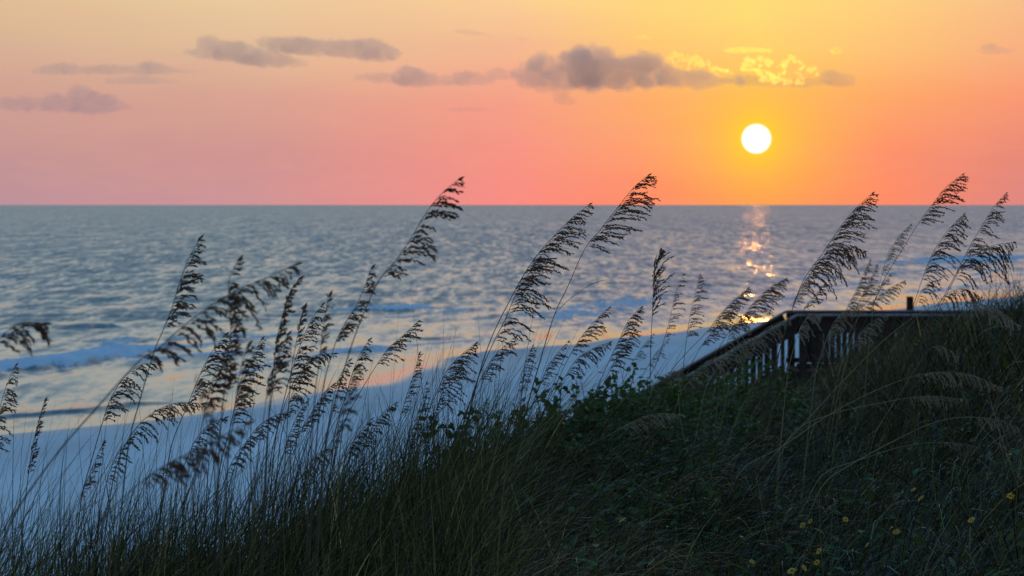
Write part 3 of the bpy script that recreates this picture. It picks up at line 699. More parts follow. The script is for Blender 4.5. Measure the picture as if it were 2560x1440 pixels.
OATS = [
 # sharp, middle of the picture
 ("tall sea oat whose plume just touches the horizon, left of the tallest middle one", 9.2, [(1470,513),(1430,545),(1380,595),(1330,655),(1280,740),(1215,880),(1160,1090),(1130,1290)], 5, 78, .35, 1.25, False, 2),
 ("sea oat with a long loose plume pressed against the tall one left of the middle", 9.3, [(1345,648),(1318,690),(1290,735),(1262,800),(1232,860),(1190,960),(1140,1130)], 5, 92, .6, 1.1, False, 1),
 ("tallest sea oat in the middle, its dark plume crossing the horizon and bending right", 9.4, [(1618,440),(1583,470),(1535,530),(1500,575),(1462,622),(1420,715),(1385,790),(1345,920),(1310,1050),(1270,1230)], 5, 92, .30, 1.15, False, 1),
 ("upright dark sea oat standing alone against the surf right of the middle", 9.6, [(1648,630),(1638,680),(1633,740),(1630,800),(1627,860),(1625,960),(1624,1010)], 4, 62, .0, 1.0, False, 1),
 ("thin sparse sea oat with small tufts, second right of the upright dark one", 14, [(1748,690),(1738,730),(1725,790),(1716,850),(1708,920)], 4, 42, .3, .9, False, 1),
 ("thin leaning sea oat just right of the upright dark one, tip like a needle", 14, [(1706,690),(1690,730),(1676,790),(1660,850),(1640,910),(1600,990)], 4, 34, .3, .7, False, 1),
 ("sea oat leaning far right beside the orange sun patch, smooth straight plume", 13, [(1868,722),(1835,750),(1800,786),(1765,832),(1700,900),(1650,970)], 4, 46, .3, 1.3, False, 1),
 ("small sea oat under the one leaning beside the orange sun patch", 13.4, [(1835,768),(1806,800),(1780,830),(1752,868),(1715,940)], 4, 38, .4, 1.2, False, 1),
 ("bushy sea oat plume in front of the orange sun patch", 14, [(1962,698),(1925,718),(1885,755),(1855,795),(1822,830),(1780,900),(1740,960)], 5, 58, .5, 1.5, False, 1),
 ("drooping straw coloured sea oat beneath the orange sun patch", 14.5, [(1880,782),(1850,792),(1828,825),(1815,870),(1800,940)], 4, 50, .9, .9, True, 1),
 ("large sea oat above the boardwalk stair with its tip over the horizon", 11, [(2178,485),(2130,530),(2092,580),(2055,635),(2015,690),(1990,745),(1960,840),(1925,960)], 5, 74, .4, 1.25, False, 2),
 ("arching sea oat whose plume sweeps right under the large one above the stair", 11.2, [(2158,627),(2115,612),(2070,632),(2030,680),(2000,725),(1975,790),(1950,870)], 5, 88, .95, 1.2, False, 1),
 ("small dark sea oat dipping in front of the boardwalk corner", 12, [(2058,714),(2040,735),(2018,760),(2004,790),(1970,880)], 4, 28, .3, 1.2, False, 0),
 ("straw coloured sea oat hanging over the boardwalk corner", 12, [(2048,792),(2024,788),(2004,815),(1990,850),(1970,930)], 4, 46, .9, 1.2, True, 0),
 ("blurred sea oat between the arching plume and the bushy plume by the sun patch", 18, [(2018,695),(2004,715),(1992,740),(1975,770),(1950,830)], 4, 34, .5, 1.2, False, 0),
 ("tall sea oat near the right with its tip highest over the horizon there", 12, [(2403,438),(2365,468),(2330,512),(2295,560),(2255,625),(2215,690),(2170,790),(2130,870),(2080,980)], 4, 62, .35, 1.25, False, 2),
 ("faint straw sea oat leaning on the stalk of the tall one near the right", 16, [(2275,562),(2242,596),(2218,640),(2204,690),(2185,760)], 4, 28, .4, 1.0, True, 0),
 ("drooping sea oat between the two tall ones near the right edge", 12, [(2406,538),(2375,570),(2345,610),(2322,655),(2303,705),(2285,760),(2265,830)], 5, 72, .7, 1.2, False, 1),
 ("tall slim sea oat nearest the right edge, tip just over the horizon", 12, [(2512,486),(2482,520),(2455,565),(2425,615),(2395,675),(2360,740),(2330,800)], 5, 50, .5, 1.15, False, 1),
 ("dark heavy sea oat nodding to the right edge below the slim one", 11, [(2530,606),(2490,612),(2450,628),(2412,655),(2385,700),(2355,760),(2330,820)], 5, 98, 1.0, 1.25, False, 1),
 ("blurred upright sea oat above the boardwalk rail, left of a twin", 18, [(2174,650),(2156,690),(2138,730),(2118,770),(2100,830)], 4, 30, .3, 1.2, False, 0),
 ("blurred upright sea oat above the boardwalk rail, right of its twin", 18.4, [(2190,664),(2172,705),(2152,745),(2132,790)], 4, 30, .3, 1.2, False, 0),
 ("straw sea oat leaning right above the boardwalk rail", 15, [(2258,704),(2220,722),(2188,748),(2158,775),(2120,840)], 4, 36, .5, 1.3, True, 0),
 ("little straw sea oat behind the one leaning above the boardwalk rail", 15.5, [(2222,690),(2200,715),(2178,742),(2150,780)], 3, 26, .4, 1.0, True, 0),
 ("shaggy sea oat plume lying on the grass crest near the right", 12.5, [(2450,742),(2412,722),(2380,728),(2350,752),(2320,800)], 4, 60, 1.0, 1.1, False, 0),
 ("small shaggy sea oat left of the plume on the grass crest", 13, [(2345,700),(2325,705),(2305,725),(2290,760),(2270,810)], 4, 48, .9, 1.0, False, 0),
 # middle lower row
 ("sea oat with a combed straight plume right of the two middle tall stems", 11, [(1519,772),(1486,803),(1455,840),(1425,888),(1395,950),(1360,1030)], 4, 42, .4, 1.2, False, 1),
 ("sea oat with a ragged plume rising over the sand left of the upright dark one", 11.5, [(1601,770),(1572,800),(1548,850),(1522,905),(1490,980)], 4, 50, .5, 1.3, False, 1),
 ("short sea oat tucked under the ragged plume left of the upright dark one", 12, [(1578,838),(1552,875),(1530,915),(1508,960),(1480,1010)], 4, 36, .5, 1.1, False, 1),
 ("sea oat arching flat below the combed straight plume", 11.5, [(1522,856),(1480,872),(1442,898),(1410,945),(1370,1010),(1330,1080)], 4, 44, .8, 1.2, False, 1),
 ("small sea oat behind the stem of the tallest one in the middle", 12.5, [(1418,856),(1392,885),(1368,920),(1350,965),(1325,1030)], 4, 28, .4, 1.1, False, 1),
 ("slim upright sea oat between the two middle tall stems", 12, [(1329,868),(1318,895),(1305,935),(1294,985),(1275,1070)], 4, 30, .5, 1.0, False, 1),
 ("sea oat leaning right across the waterline beside the tall stem left of the middle", 10.5, [(1286,844),(1250,875),(1222,910),(1198,955),(1160,1040),(1130,1120)], 4, 42, .4, 1.2, False, 1),
 ("sea oat with a wide combed plume on the bright sand left of the tall stems", 10, [(1186,860),(1150,890),(1115,930),(1090,985),(1055,1070),(1030,1150)], 4, 54, .5, 1.3, False, 1),
 ("drooping sea oat directly behind the wide combed plume on the sand", 10.6, [(1150,905),(1128,935),(1108,975),(1092,1020),(1065,1100)], 4, 62, .8, 1.0, False, 1),
 ("narrow upright sea oat left of the wide combed plume", 10.2, [(1046,888),(1036,930),(1018,985),(1002,1040),(980,1130)], 4, 22, .2, 1.3, False, 1),
 ("shorter narrow sea oat just right of the narrow upright one", 10.4, [(1064,962),(1054,1005),(1036,1060),(1018,1115),(1000,1200)], 4, 26, .3, 1.2, False, 1),
 ("tiny sea oat on the ridge left of the boardwalk stair foot", 15, [(1630,838),(1604,870),(1582,905),(1560,950)], 3, 26, .4, 1.0, True, 1),
 ("tiny bent sea oat on the ridge under the upright dark one", 15, [(1668,850),(1640,882),(1618,920),(1590,970)], 3, 24, .5, 1.0, True, 1),
 ("low flat sea oat touching the shrubs at the stair foot", 14, [(1706,926),(1676,930),(1648,945),(1625,985)], 3, 26, .8, 1.0, True, 1),
 ("smooth feathery sea oat over the wet sand line left of the middle", 10.5, [(1042,806),(1008,838),(970,872),(940,915),(895,990),(850,1080)], 4, 48, .4, 1.3, False, 1),
 ("slim sea oat just left of the smooth feathery one by the wet sand line", 9.5, [(921,852),(900,885),(882,930),(866,985),(840,1070)], 4, 32, .4, 1.2, False, 1),
 ("sea oat leaning right like a knife below the dotted blurry stalk", 9, [(846,950),(812,980),(780,1030),(748,1085),(715,1160),(690,1240)], 4, 26, .3, 1.5, False, 1),
 ("short sea oat low over the sand with a loose brown plume", 9.5, [(926,1050),(902,1078),(878,1110),(862,1150),(850,1210)], 4, 50, .6, 1.1, False, 1),
 # blurred, close to the camera
 ("big blurred sea oat crossing the horizon left of the middle, ragged tip", 5.6, [(1142,452),(1098,490),(1060,540),(1025,600),(990,650),(948,700),(915,770),(880,860),(850,960),(820,1080)], 6, 72, .45, .62, False, 1),
 ("blurred knobbly sea oat just left of the big one crossing the horizon", 6.0, [(926,676),(912,715),(890,765),(862,810),(838,860),(812,950),(795,1060)], 5, 34, .2, 1.0, False, 1),
 ("blurred stalk dotted with a few dark seed clumps", 4.6, [(884,930),(868,985),(848,1050),(826,1115),(790,1230)], 4, 32, .2, .55, False, 0),
 ("dark bushy sea oat with a curled tip left of the knobbly blurred one", 8.6, [(802,765),(778,800),(756,850),(736,905),(716,975),(690,1090)], 5, 44, .4, 1.4, False, 1),
 ("blurred narrow sea oat with a forked looking tip", 5.6, [(746,700),(722,735),(706,790),(692,850),(684,920),(672,1040)], 5, 24, .0, 1.2, False, 1),
 ("small blurred sea oat tip between the forked one and the curled one", 6.5, [(758,772),(748,820),(738,870),(728,930)], 3, 18, .0, 1.0, False, 0),
 ("sea oat arching flat to the right under the curled tip", 8.8, [(832,884),(790,888),(755,920),(725,975),(700,1050),(680,1130)], 4, 40, .8, 1.2, False, 1),
 ("faint blurred sparse sea oat right of the curled tip one", 5.4, [(820,745),(812,790),(804,850),(796,920),(785,1010)], 4, 18, .0, .8, False, 0),
 ("dark sharp sea oat with a bristly plume, lower left centre", 8.6, [(652,850),(628,895),(606,940),(592,990),(575,1070),(550,1170)], 5, 56, .5, 1.3, False, 1),
 ("blurred thick column of seeds crossing the big arch", 5.0, [(592,655),(573,700),(572,760),(577,830),(568,905),(560,985),(550,1090)], 6, 30, .1, 1.3, False, 0),
 ("big blurred sea oat arching right across the surf at the left", 4.7, [(732,664),(672,692),(600,722),(520,768),(450,822),(395,872),(345,905),(250,1010),(130,1150),(20,1320)], 7, 92, .75, .75, False, 0),
 ("blurred sea oat pointing up at the left, knotted top half", 6.2, [(496,600),(468,655),(446,715),(428,775),(408,825),(385,880),(350,1000),(322,1110)], 5, 48, .4, .85, False, 1),
 ("sharp sea oat with a fluffy plume under the big arch", 8.6, [(562,838),(532,876),(505,925),(484,975),(466,1020),(430,1110)], 5, 56, .5, 1.3, False, 1),
 ("sharp sea oat with a hooked combed plume below the foot of the big arch", 9.0, [(392,905),(345,915),(305,950),(275,1000),(255,1060),(232,1140),(205,1240)], 5, 58, .7, 1.2, False, 1),
 ("sea oat bowed low across the sand right of the hooked one", 9.0, [(505,1008),(440,1008),(385,1030),(345,1065),(312,1115),(285,1190)], 5, 64, .9, 1.1, False, 1),
 ("small compact upright sea oat standing alone over the sand at far left", 8.2, [(110,1005),(98,1048),(86,1095),(76,1150),(70,1195),(60,1280)], 5, 22, .0, 1.4, False, 1),
 ("sea oat cut by the left edge, plume in two tufts", 8.0, [(36,918),(16,965),(2,1010),(-6,1060),(-14,1130),(-30,1230)], 5, 44, .7, 1.1, False, 1),
 ("big blurred sea oat poking in from the left edge over the surf", 4.6, [(104,808),(58,806),(20,826),(-20,870),(-70,960),(-130,1090)], 4, 84, .8, .9, False, 0),
 ("narrow sea oat leaning right low at the left, half hidden by grass", 9.0, [(256,1110),(238,1150),(218,1200),(200,1250),(190,1320)], 4, 20, .1, 1.3, False, 1),
 ("blurred brown sea oat lying nearly flat low at the left", 4.3, [(610,1062),(550,1092),(480,1128),(410,1165),(345,1212),(250,1300),(160,1400)], 5, 62, .85, .9, False, 0),
 ("very blurred brown seed column low left, right of the bowed one", 4.1, [(488,962),(502,1005),(515,1055),(528,1105),(540,1210)], 4, 24, .1, 1.0, False, 0),
 ("blurred dark seed column behind the bristly plume", 5.0, [(616,870),(602,920),(592,975),(586,1035),(570,1140)], 4, 32, .2, 1.1, False, 0),
 ("blurred thick sea oat head standing between the bristly plume and the curled one", 5.2, [(690,905),(672,950),(664,1010),(655,1075),(640,1180)], 3, 30, .0, .8, False, 0),
 ("low dark sea oat leaning right over the tangled stems, lower left centre", 8.2, [(724,1028),(680,1042),(640,1072),(605,1125),(580,1190)], 4, 36, .6, 1.3, False, 1),
 # plumes lying across the stair and the railing
 ("straw coloured sea oat draped over the upper part of the stair rail", 13, [(1968,800),(1930,812),(1890,845),(1858,890),(1830,940)], 4, 54, .9, 1.1, True, 0),
 ("straw coloured sea oat draped over the middle of the stair rail", 13.5, [(1900,842),(1862,850),(1822,880),(1790,925),(1765,970)], 4, 50, .9, 1.1, True, 0),
 ("straw coloured sea oat draped over the foot of the stair rail", 14, [(1822,888),(1785,895),(1748,920),(1718,960),(1695,1000)], 4, 46, .9, 1.1, True, 0),
 ("brown sea oat in front of the railing beside the corner post", 13, [(2140,760),(2110,778),(2082,812),(2062,860),(2040,930)], 4, 40, .7, 1.2, True, 0),
 ("brown sea oat in front of the slatted railing, right of the corner post", 14, [(2215,790),(2185,800),(2155,828),(2130,868),(2110,930)], 4, 36, .8, 1.1, True, 0),
 # more of the tangle, lower left
 ("small dark sea oat low between the compact upright one and the narrow leaning one", 9, [(322,1100),(300,1125),(280,1165),(265,1210),(250,1280)], 4, 34, .7, 1.2, False, 1),
 ("sea oat with a soft plume right behind the bowed low one", 9.2, [(560,1045),(525,1060),(492,1095),(470,1140),(445,1210)], 4, 44, .7, 1.2, False, 1),
 ("sea oat in the tangle under the bristly plume", 8.8, [(640,1092),(610,1110),(585,1145),(566,1190),(550,1250)], 4, 36, .6, 1.2, False, 1),
 ("slender sea oat in the tangle under the forked tip one", 8.8, [(762,1010),(740,1045),(722,1090),(708,1140),(690,1210)], 4, 26, .3, 1.2, False, 1),
 ("sea oat low over the sand below the slim one by the wet sand line", 9.4, [(985,1010),(955,1035),(928,1075),(908,1125),(890,1190)], 4, 34, .6, 1.1, False, 1),
 ("small sea oat bending over the grass left of the short loose brown plume", 9, [(835,1120),(805,1128),(778,1152),(758,1190),(745,1250)], 4, 36, .8, 1.1, False, 1),
 ("faint sea oat low at the left against the sand, right of the stray leaning one", 9, [(420,1170),(392,1185),(368,1215),(350,1255),(338,1310)], 3, 34, .8, 1.0, True, 1),
 ("sea oat on the sand between the two narrow upright ones and the wide plume", 10.8, [(1100,1000),(1080,1030),(1062,1070),(1045,1120),(1025,1180)], 4, 26, .4, 1.1, False, 1),
 ("thin sea oat on the sand just left of the lowest ridge shrub", 10.6, [(1215,1000),(1190,1030),(1165,1070),(1145,1120)], 3, 30, .6, 1.0, True, 1),
 ("blurred shaggy sea oat filling the gap between the seed column and the bristly plume", 5.6, [(560,880),(540,925),(524,975),(512,1030),(495,1120)], 4, 44, .5, 1.1, False, 0),
 ("blurred sea oat head half behind the forked tip one, bent at its neck", 5.8, [(716,842),(700,880),(688,930),(680,990),(668,1090)], 4, 34, .4, 1.1, False, 0),
 ("sea oat with a ragged skirt of branches below the blurred narrow forked one", 8.4, [(775,905),(750,935),(732,980),(718,1030),(700,1110)], 4, 48, .7, 1.2, False, 1),
 ("dim sea oat rooted beside the knobbly blurred one, halfway down its stalk", 7.4, [(870,905),(850,940),(836,985),(826,1035),(812,1120)], 4, 30, .5, 1.0, False, 0),
 # straw stalks bowing over the dune, right
 ("long straw stalk arching over the crest with a drooping head near the right edge", 12.6, [(2545,812),(2480,768),(2400,756),(2320,772),(2220,842),(2110,950),(2000,1070),(1900,1180)], 3, 60, 1.0, 1.0, True, 0),
 ("straw sea oat bowed right with a fringe of pale spikelets, upper of the right slope", 12, [(2500,968),(2430,938),(2360,930),(2280,942),(2170,985),(2060,1045),(1950,1120),(1860,1170)], 4, 48, 1.0, 1.0, True, 0),
 ("short straw sea oat head just under the pale fringed one", 12.3, [(2400,998),(2330,990),(2265,996),(2200,1008),(2090,1032),(1990,1075)], 3, 40, 1.0, 1.0, True, 0),
 ("straw sea oat bowed into the right edge, middle of the slope", 11.2, [(2590,1110),(2520,1058),(2430,1043),(2340,1055),(2240,1100),(2130,1160),(2060,1210)], 3, 54, 1.0, 1.0, True, 0),
 ("reddish straw sea oat with a flat head, lowest of the bowed ones at the right", 11.4, [(2500,1138),(2420,1112),(2340,1106),(2250,1118),(2150,1150),(2060,1185)], 3, 44, 1.0, 1.0, True, 0),
 ("small nodding straw sea oat in the dark grass below the crest at the right", 13, [(2392,890),(2356,866),(2325,872),(2290,920),(2240,1000),(2190,1080)], 3, 42, 1.0, 1.0, True, 0),
 ("straw sea oat plume lying on the dark slope right of the vines", 12.0, [(1694,1036),(1645,1034),(1595,1048),(1550,1072),(1505,1098),(1440,1135)], 4, 44, .75, 1.5, True, 0),
]
for i, a in enumerate(OATS):
    a = list(a)
    sea_oat(*a[:6], dens=a[6], straw=a[7], leaves=a[8], compact=(a[3] <= 5 and a[5-0] <= .01), seed=i)

# one long arching leaf on the tallest middle stalk
tall = [o for o in C.objects if o.name.startswith("sea_oat") and o.get("label", "").startswith("tallest sea oat in the middle")][0]
ml = MB(); q = catmull([P(1384,790,9.4), P(1420,752,9.42), P(1470,716,9.45), P(1505,702,9.5), P(1530,702,9.5), P(1556,716,9.5)], 4)
ml.ribbon(q, [0.0045*(1-(k/len(q))**1.5)+.0005 for k in range(len(q))], Vector((.2, 1, .5)).normalized())
lf = ml.build("leaf", m_stem, tall, smooth=True); lf.matrix_parent_inverse = Matrix.Translation(-Vector(tall.location))

# ------------------------------------------------------------------ grass (one uncountable mass)
m_grass, t, bs = material("dune grass")
at = t.node('ShaderNodeAttribute'); at.attribute_name = 'tint'
t.l.new(at.outputs['Color'], bs.inputs['Base Color'])
bs.inputs['Roughness'].default_value = 0.38; bs.inputs['Specular IOR Level'].default_value = 0.22
tr = t.node('ShaderNodeBsdfTranslucent'); t.l.new(at.outputs['Color'], tr.inputs[0])
mx = t.node('ShaderNodeMixShader'); mx.inputs[0].default_value = 0.15
t.l.new(bs.outputs[0], mx.inputs[1]); t.l.new(tr.outputs[0], mx.inputs[2]); t.l.new(mx.outputs[0], t.n['Material Output'].inputs[0])
def blades(bx, by, hgt, wid, lean, droop, tint, name="dune_grass", seg=6, zoff=None):
    n = len(bx); bz = dune_z(bx, by)-0.02 if zoff is None else zoff
    ang = np.where(rng.random(n) < .72, rng.normal(0, 0.7, n), rng.uniform(-3.1, 3.1, n))
    ang = ang+(fbm(bx*1.6, by*1.6, 2, 88)-.5)*3.4
    dx = np.cos(ang); dyv = np.sin(ang)
    pos = np.stack([bx, by, bz], -1)
    d = np.stack([lean*dx+0.0, lean*dyv, np.ones(n)], -1); d /= np.linalg.norm(d, axis=1)[:, None]
    sd = np.stack([rng.normal(0.9, .5, n), rng.normal(0, .5, n), rng.normal(0, .1, n)], -1)
    V = []
    for k in range(seg+1):
        f = k/seg
        s_ = sd-d*np.sum(sd*d, 1)[:, None]; s_ /= np.linalg.norm(s_, axis=1)[:, None]+1e-9
        w_ = (wid*(1-f**2.2)+0.0004)[:, None]*.5
        V.append(pos-s_*w_); V.append(pos+s_*w_)
        pos = pos+d*(hgt/seg)[:, None]
        g = np.stack([0.16*lean+droop*0.5*dx, droop*0.35*dyv, -droop*(0.4+f*1.8)], -1)
        d = d+g; d /= np.linalg.norm(d, axis=1)[:, None]
    V = np.stack(V, 1)                       # n, 2(seg+1), 3
    m = 2*(seg+1)
    base = (np.arange(n)*m)[:, None]
    quads = np.concatenate([base+np.array([[2*k, 2*k+1, 2*k+3, 2*k+2]]) for k in range(seg)], 1).reshape(-1, 4)
    col = np.repeat(np.concatenate([tint, np.ones((n, 1))], 1)[:, None, :], m, 1)
    return V.reshape(-1, 3), quads, col.reshape(-1, 4)
def tints(n, dry=0.25, bx=None, by=None):
    if bx is not None: dry = dry*2.4*sstep(.42, .62, fbm(bx*.7, by*.7, 2, 77))
    a = np.array([0.034, 0.026, 0.006]); b_ = np.array([0.11, 0.095, 0.022]); c = np.array([0.230, 0.150, 0.050]); e = np.array([0.055, 0.034, 0.012])
    r = rng.random(n)[:, None]; base = a+(b_-a)*r
    k = rng.random(n)
    base = np.where((k < dry)[:, None], c*(0.35+0.65*r), base)
    base = np.where(((k >= dry) & (k < dry+.18))[:, None], e*(0.6+r), base)
    return base*np.exp(rng.normal(-.05, .62, n))[:, None]
def scatter(n, umin, umax, ymin, ymax_off, power=1.0, clump=0.0, seed=1):
    px = rng.uniform(umin, umax, n*3)
    rd_ = np.interp(px, RX, RD)
    f = rng.random(n*3)
    Yv = ymin+(rd_+ymax_off-ymin)*f**power
    X_ = (px-1280)/F*Yv
    if clump:
        keep = fbm(X_*2.2, Yv*2.2, 2, seed)+rng.normal(0, .05, n*3) > clump
        X_, Yv, px = X_[keep], Yv[keep], px[keep]
    return X_[:n], Yv[:n], px[:n]
parts = []
# curled blades tinted pale to stand in for specular highlights
bx, by, px = scatter(420, 900, 2750, 5.5, 1.0, 0.8, 0.40, 33)
n = len(bx)
parts.append(blades(bx, by, rng.uniform(.34, .50, n), rng.uniform(.003, .006, n), rng.uniform(.0, .5, n), rng.uniform(.25, .60, n), np.array([[.42, .40, .30]])*rng.uniform(.35, 1.0, n)[:, None], seg=8))
# dense short turf over the whole dune
bx, by, px = scatter(62000, -250, 2820, 4.6, 2.0, 0.75, 0.40, 2)
n = len(bx)
h = rng.uniform(.14, .36, n)*(0.45+1.1*fbm(bx*1.3, by*1.3, 3, 4))
parts.append(blades(bx, by, h, rng.uniform(.0025, .0055, n)*(0.8+by/40), rng.uniform(.05, .8, n), rng.uniform(.03, .30, n), tints(n, .30, bx, by)))
# longer curved blades
bx, by, px = scatter(15000, -250, 2820, 5.0, 1.0, 0.8, 0.42, 7)
n = len(bx)
parts.append(blades(bx, by, rng.uniform(.35, .70, n), rng.uniform(.0025, .0050, n), rng.uniform(.15, .9, n), rng.uniform(.05, .34, n), tints(n, .50, bx, by), seg=8))
# tall thin upright blades, left third (oat leaves standing against the beach)
bx, by, px = scatter(5200, -200, 1250, 6.5, 0.8, 0.6, 0.42, 9)
n = len(bx)
parts.append(blades(bx, by, rng.uniform(.40, .85, n)*(0.7+.5*fbm(bx*1.5, by, 2, 14)), rng.uniform(.0022, .0045, n), rng.uniform(-.1, .5, n), rng.uniform(.01, .12, n), tints(n, .12)*np.array([[1.05, 1.30, 1.35]]), seg=8))
# thin straight stalks standing over the sand
bx, by, px = scatter(800, -150, 1300, 7.2, 0.6, 0.6, 0.40, 17)
n = len(bx)
parts.append(blades(bx, by, rng.uniform(.60, 1.10, n), rng.uniform(.0020, .0036, n), rng.uniform(.0, .55, n), rng.uniform(.0, .05, n), tints(n, .25), seg=8))
# straight slender stalks around the middle and right
bx, by, px = scatter(1100, 900, 2700, 8.0, 1.5, 0.7, 0.44, 12)
n = len(bx)
parts.append(blades(bx, by, rng.uniform(.45, .9, n), rng.uniform(.0018, .0035, n), rng.uniform(.25, .9, n), rng.uniform(.0, .08, n), tints(n, .45), seg=8))
# crest at the far right and around the boardwalk
bx, by, px = scatter(9000, 2080, 2800, 12.0, 4.0, 0.6, 0.36, 15)
n = len(bx)
parts.append(blades(bx, by, rng.uniform(.25, .6, n), rng.uniform(.003, .006, n), rng.uniform(.2, .9, n), rng.uniform(.03, .16, n), tints(n, .2), seg=6))
V = []; Q = []; K = []; off = 0
for v, q, k in parts:
    V.append(v); Q.append(q+off); K.append(k); off += len(v)
g = np_mesh("dune_grass", np.concatenate(V), np.concatenate(Q), m_grass, attrs={'tint': ('FLOAT_COLOR', np.concatenate(K))})
tag(g, 'dark green and straw coloured grass covering the whole dune', 'grass', kind='stuff')

# ------------------------------------------------------------------ leafy plants
def leaf_quads(cx, cy, cz, L, n, up=0.6, wind=0.3):
    """n leaves: folded pointed ovals"""
    d = np.stack([rng.normal(wind, .8, n), rng.normal(0, .8, n), rng.normal(.1, .5, n)], -1); d /= np.linalg.norm(d, axis=1)[:, None]
    nn = np.stack([rng.normal(0, .5, n), rng.normal(-.3, .5, n), rng.normal(up, .5, n)], -1)
    s = np.cross(d, nn); s /= np.linalg.norm(s, axis=1)[:, None]; nn = np.cross(s, d)
    c = np.stack([cx, cy, cz], -1); L = L[:, None]
    w = 0.30
    V = np.stack([c, c+d*L*.35-s*L*w+nn*L*.10, c+d*L*.40, c+d*L*.35+s*L*w+nn*L*.10, c+d*L*.75-s*L*w*.72+nn*L*.05, c+d*L-nn*L*.12, c+d*L*.75+s*L*w*.72+nn*L*.05], 1)
    q = np.array([[0, 1, 2, 2], [0, 2, 3, 3], [1, 4, 5, 2], [2, 5, 6, 3]])
    base = (np.arange(n)*7)[:, None, None]
    return V.reshape(-1, 3), (base+q[None]).reshape(-1, 4)
def tri_fix_mesh(name, V, Q, mat, parent=None):
    me = bpy.data.meshes.new(name)
    faces = [tuple(dict.fromkeys(f)) for f in Q.tolist()]
    me.from_pydata(V.tolist(), [], faces); me.update()
    me.polygons.foreach_set("use_smooth", [True]*len(me.polygons))
    me.materials.append(mat); o = bpy.data.objects.new(name, me); C.objects.link(o)
    if parent: o.parent = parent
    return o
def shrub(label, x, y, Y, wpx, hpx, seed, sprigs=0):
    """leafy clump whose top centre is seen at (x, y)"""
    k = pxm(Y); top = P(x, y, Y); W = wpx*k; H = hpx*k
    gz = dune_s(top.x, top.y)
    root = empty("beach_shrub", (top.x, top.y, gz))
    tag(root, label, 'shrub', 'leafy shrubs on the dune ridge')
    n = int(2700*min(2.5, max(.35, W*H/0.9)))
    # shoots: many stems fanning out from the base, leaves along them
    ns = max(14, int(n/26)); CX = []; CY = []; CZ = []; mt = MB(); rs = random.Random(seed)
    for j in range(ns):
        a = rs.uniform(-1, 1); b_ = rs.uniform(-.8, .8); hh = (top.z-gz)*(1-0.55*abs(a)**1.8)*rs.uniform(.55, 1.05)
        if j < sprigs: hh = (top.z-gz)*rs.uniform(1.05, 1.25)
        p0 = Vector((top.x+a*W*.32, top.y+b_*W*.3, gz-.05)); p1 = Vector((top.x+a*W*.5+.03, top.y+b_*W*.5, gz+max(hh, .12)))
        mid = p0.lerp(p1, .5)+Vector((rs.uniform(-.05, .05), 0, .04))
        q = catmull([p0, mid, p1], 4); mt.tube(q, [.004-.0025*i/8 for i in range(len(q))], 4)
        m = 26
        f = np.sqrt(rng.random(m))*.95+.05
        idx = np.minimum((f*8).astype(int), 7); fr = f*8-idx
        A = np.array([list(v) for v in q]); pt = A[idx]*(1-fr)[:, None]+A[idx+1]*fr[:, None]+rng.normal(0, .022, (m, 3))
        CX.append(pt[:, 0]); CY.append(pt[:, 1]); CZ.append(pt[:, 2])
    cx, cy, cz = map(np.concatenate, (CX, CY, CZ))
    V, Q = leaf_quads(cx, cy, cz, rng.uniform(.026, .058, len(cx)), len(cx))
    tri_fix_mesh("foliage", V, Q, m_shrub, root); mt.build("stem", m_twig, root)
    localize(root)
SHR = [
 ("leafy shrub tuft lowest on the ridge, next to the bright sand", 1130, 1095, 10.5, 120, 110, 3),
 ("leafy shrub with curled leaves where the ridge starts to rise", 1245, 1098, 11, 150, 90, 2),
 ("low dense leafy shrub halfway up the ridge", 1340, 1040, 12, 170, 100, 3),
 ("leafy shrub with a sprig sticking up left against the sand", 1415, 1010, 12.5, 150, 100, 3),
 ("rounded dark shrub at the top of the leafy ridge", 1530, 968, 13.5, 190, 110, 2),
 ("bright edged shrub right of the rounded dark one on the ridge", 1625, 948, 15, 170, 100, 2),
 ("wide leafy shrub in front of the stair rail", 1740, 930, 16, 220, 110, 2),
 ("leafy shrub under the middle of the stair", 1885, 916, 18, 220, 120, 3),
]
for i, (lb, x, y, Yd, wp, hp, sp) in enumerate(SHR): shrub(lb, x, y-6, Yd, wp*1.3, hp, 40+i, sp)

# leafy ground cover in the grass (stuff)
bx, by, px = scatter(26000, -150, 2750, 5.0, 0.5, 0.7, 0.50, 21)
w_ = np.where(((px > 1500) & (by < 8.0)) | ((px > 1150) & (px < 1800) & (by > 10.5)), 1.0, 0.10)
kp = rng.random(len(bx)) < w_; bx, by = bx[kp], by[kp]
cz = dune_z(bx, by)+rng.uniform(.02, .30, len(bx))*(.6+.8*fbm(bx*1.2, by*1.2, 2, 6))
V, Q = leaf_quads(bx, by, cz, rng.uniform(.022, .052, len(bx)), len(bx))
gc = tri_fix_mesh("ground_cover", V, Q, m_shrub); tag(gc, 'low dark leafy plants growing through the grass', 'ground cover', kind='stuff')

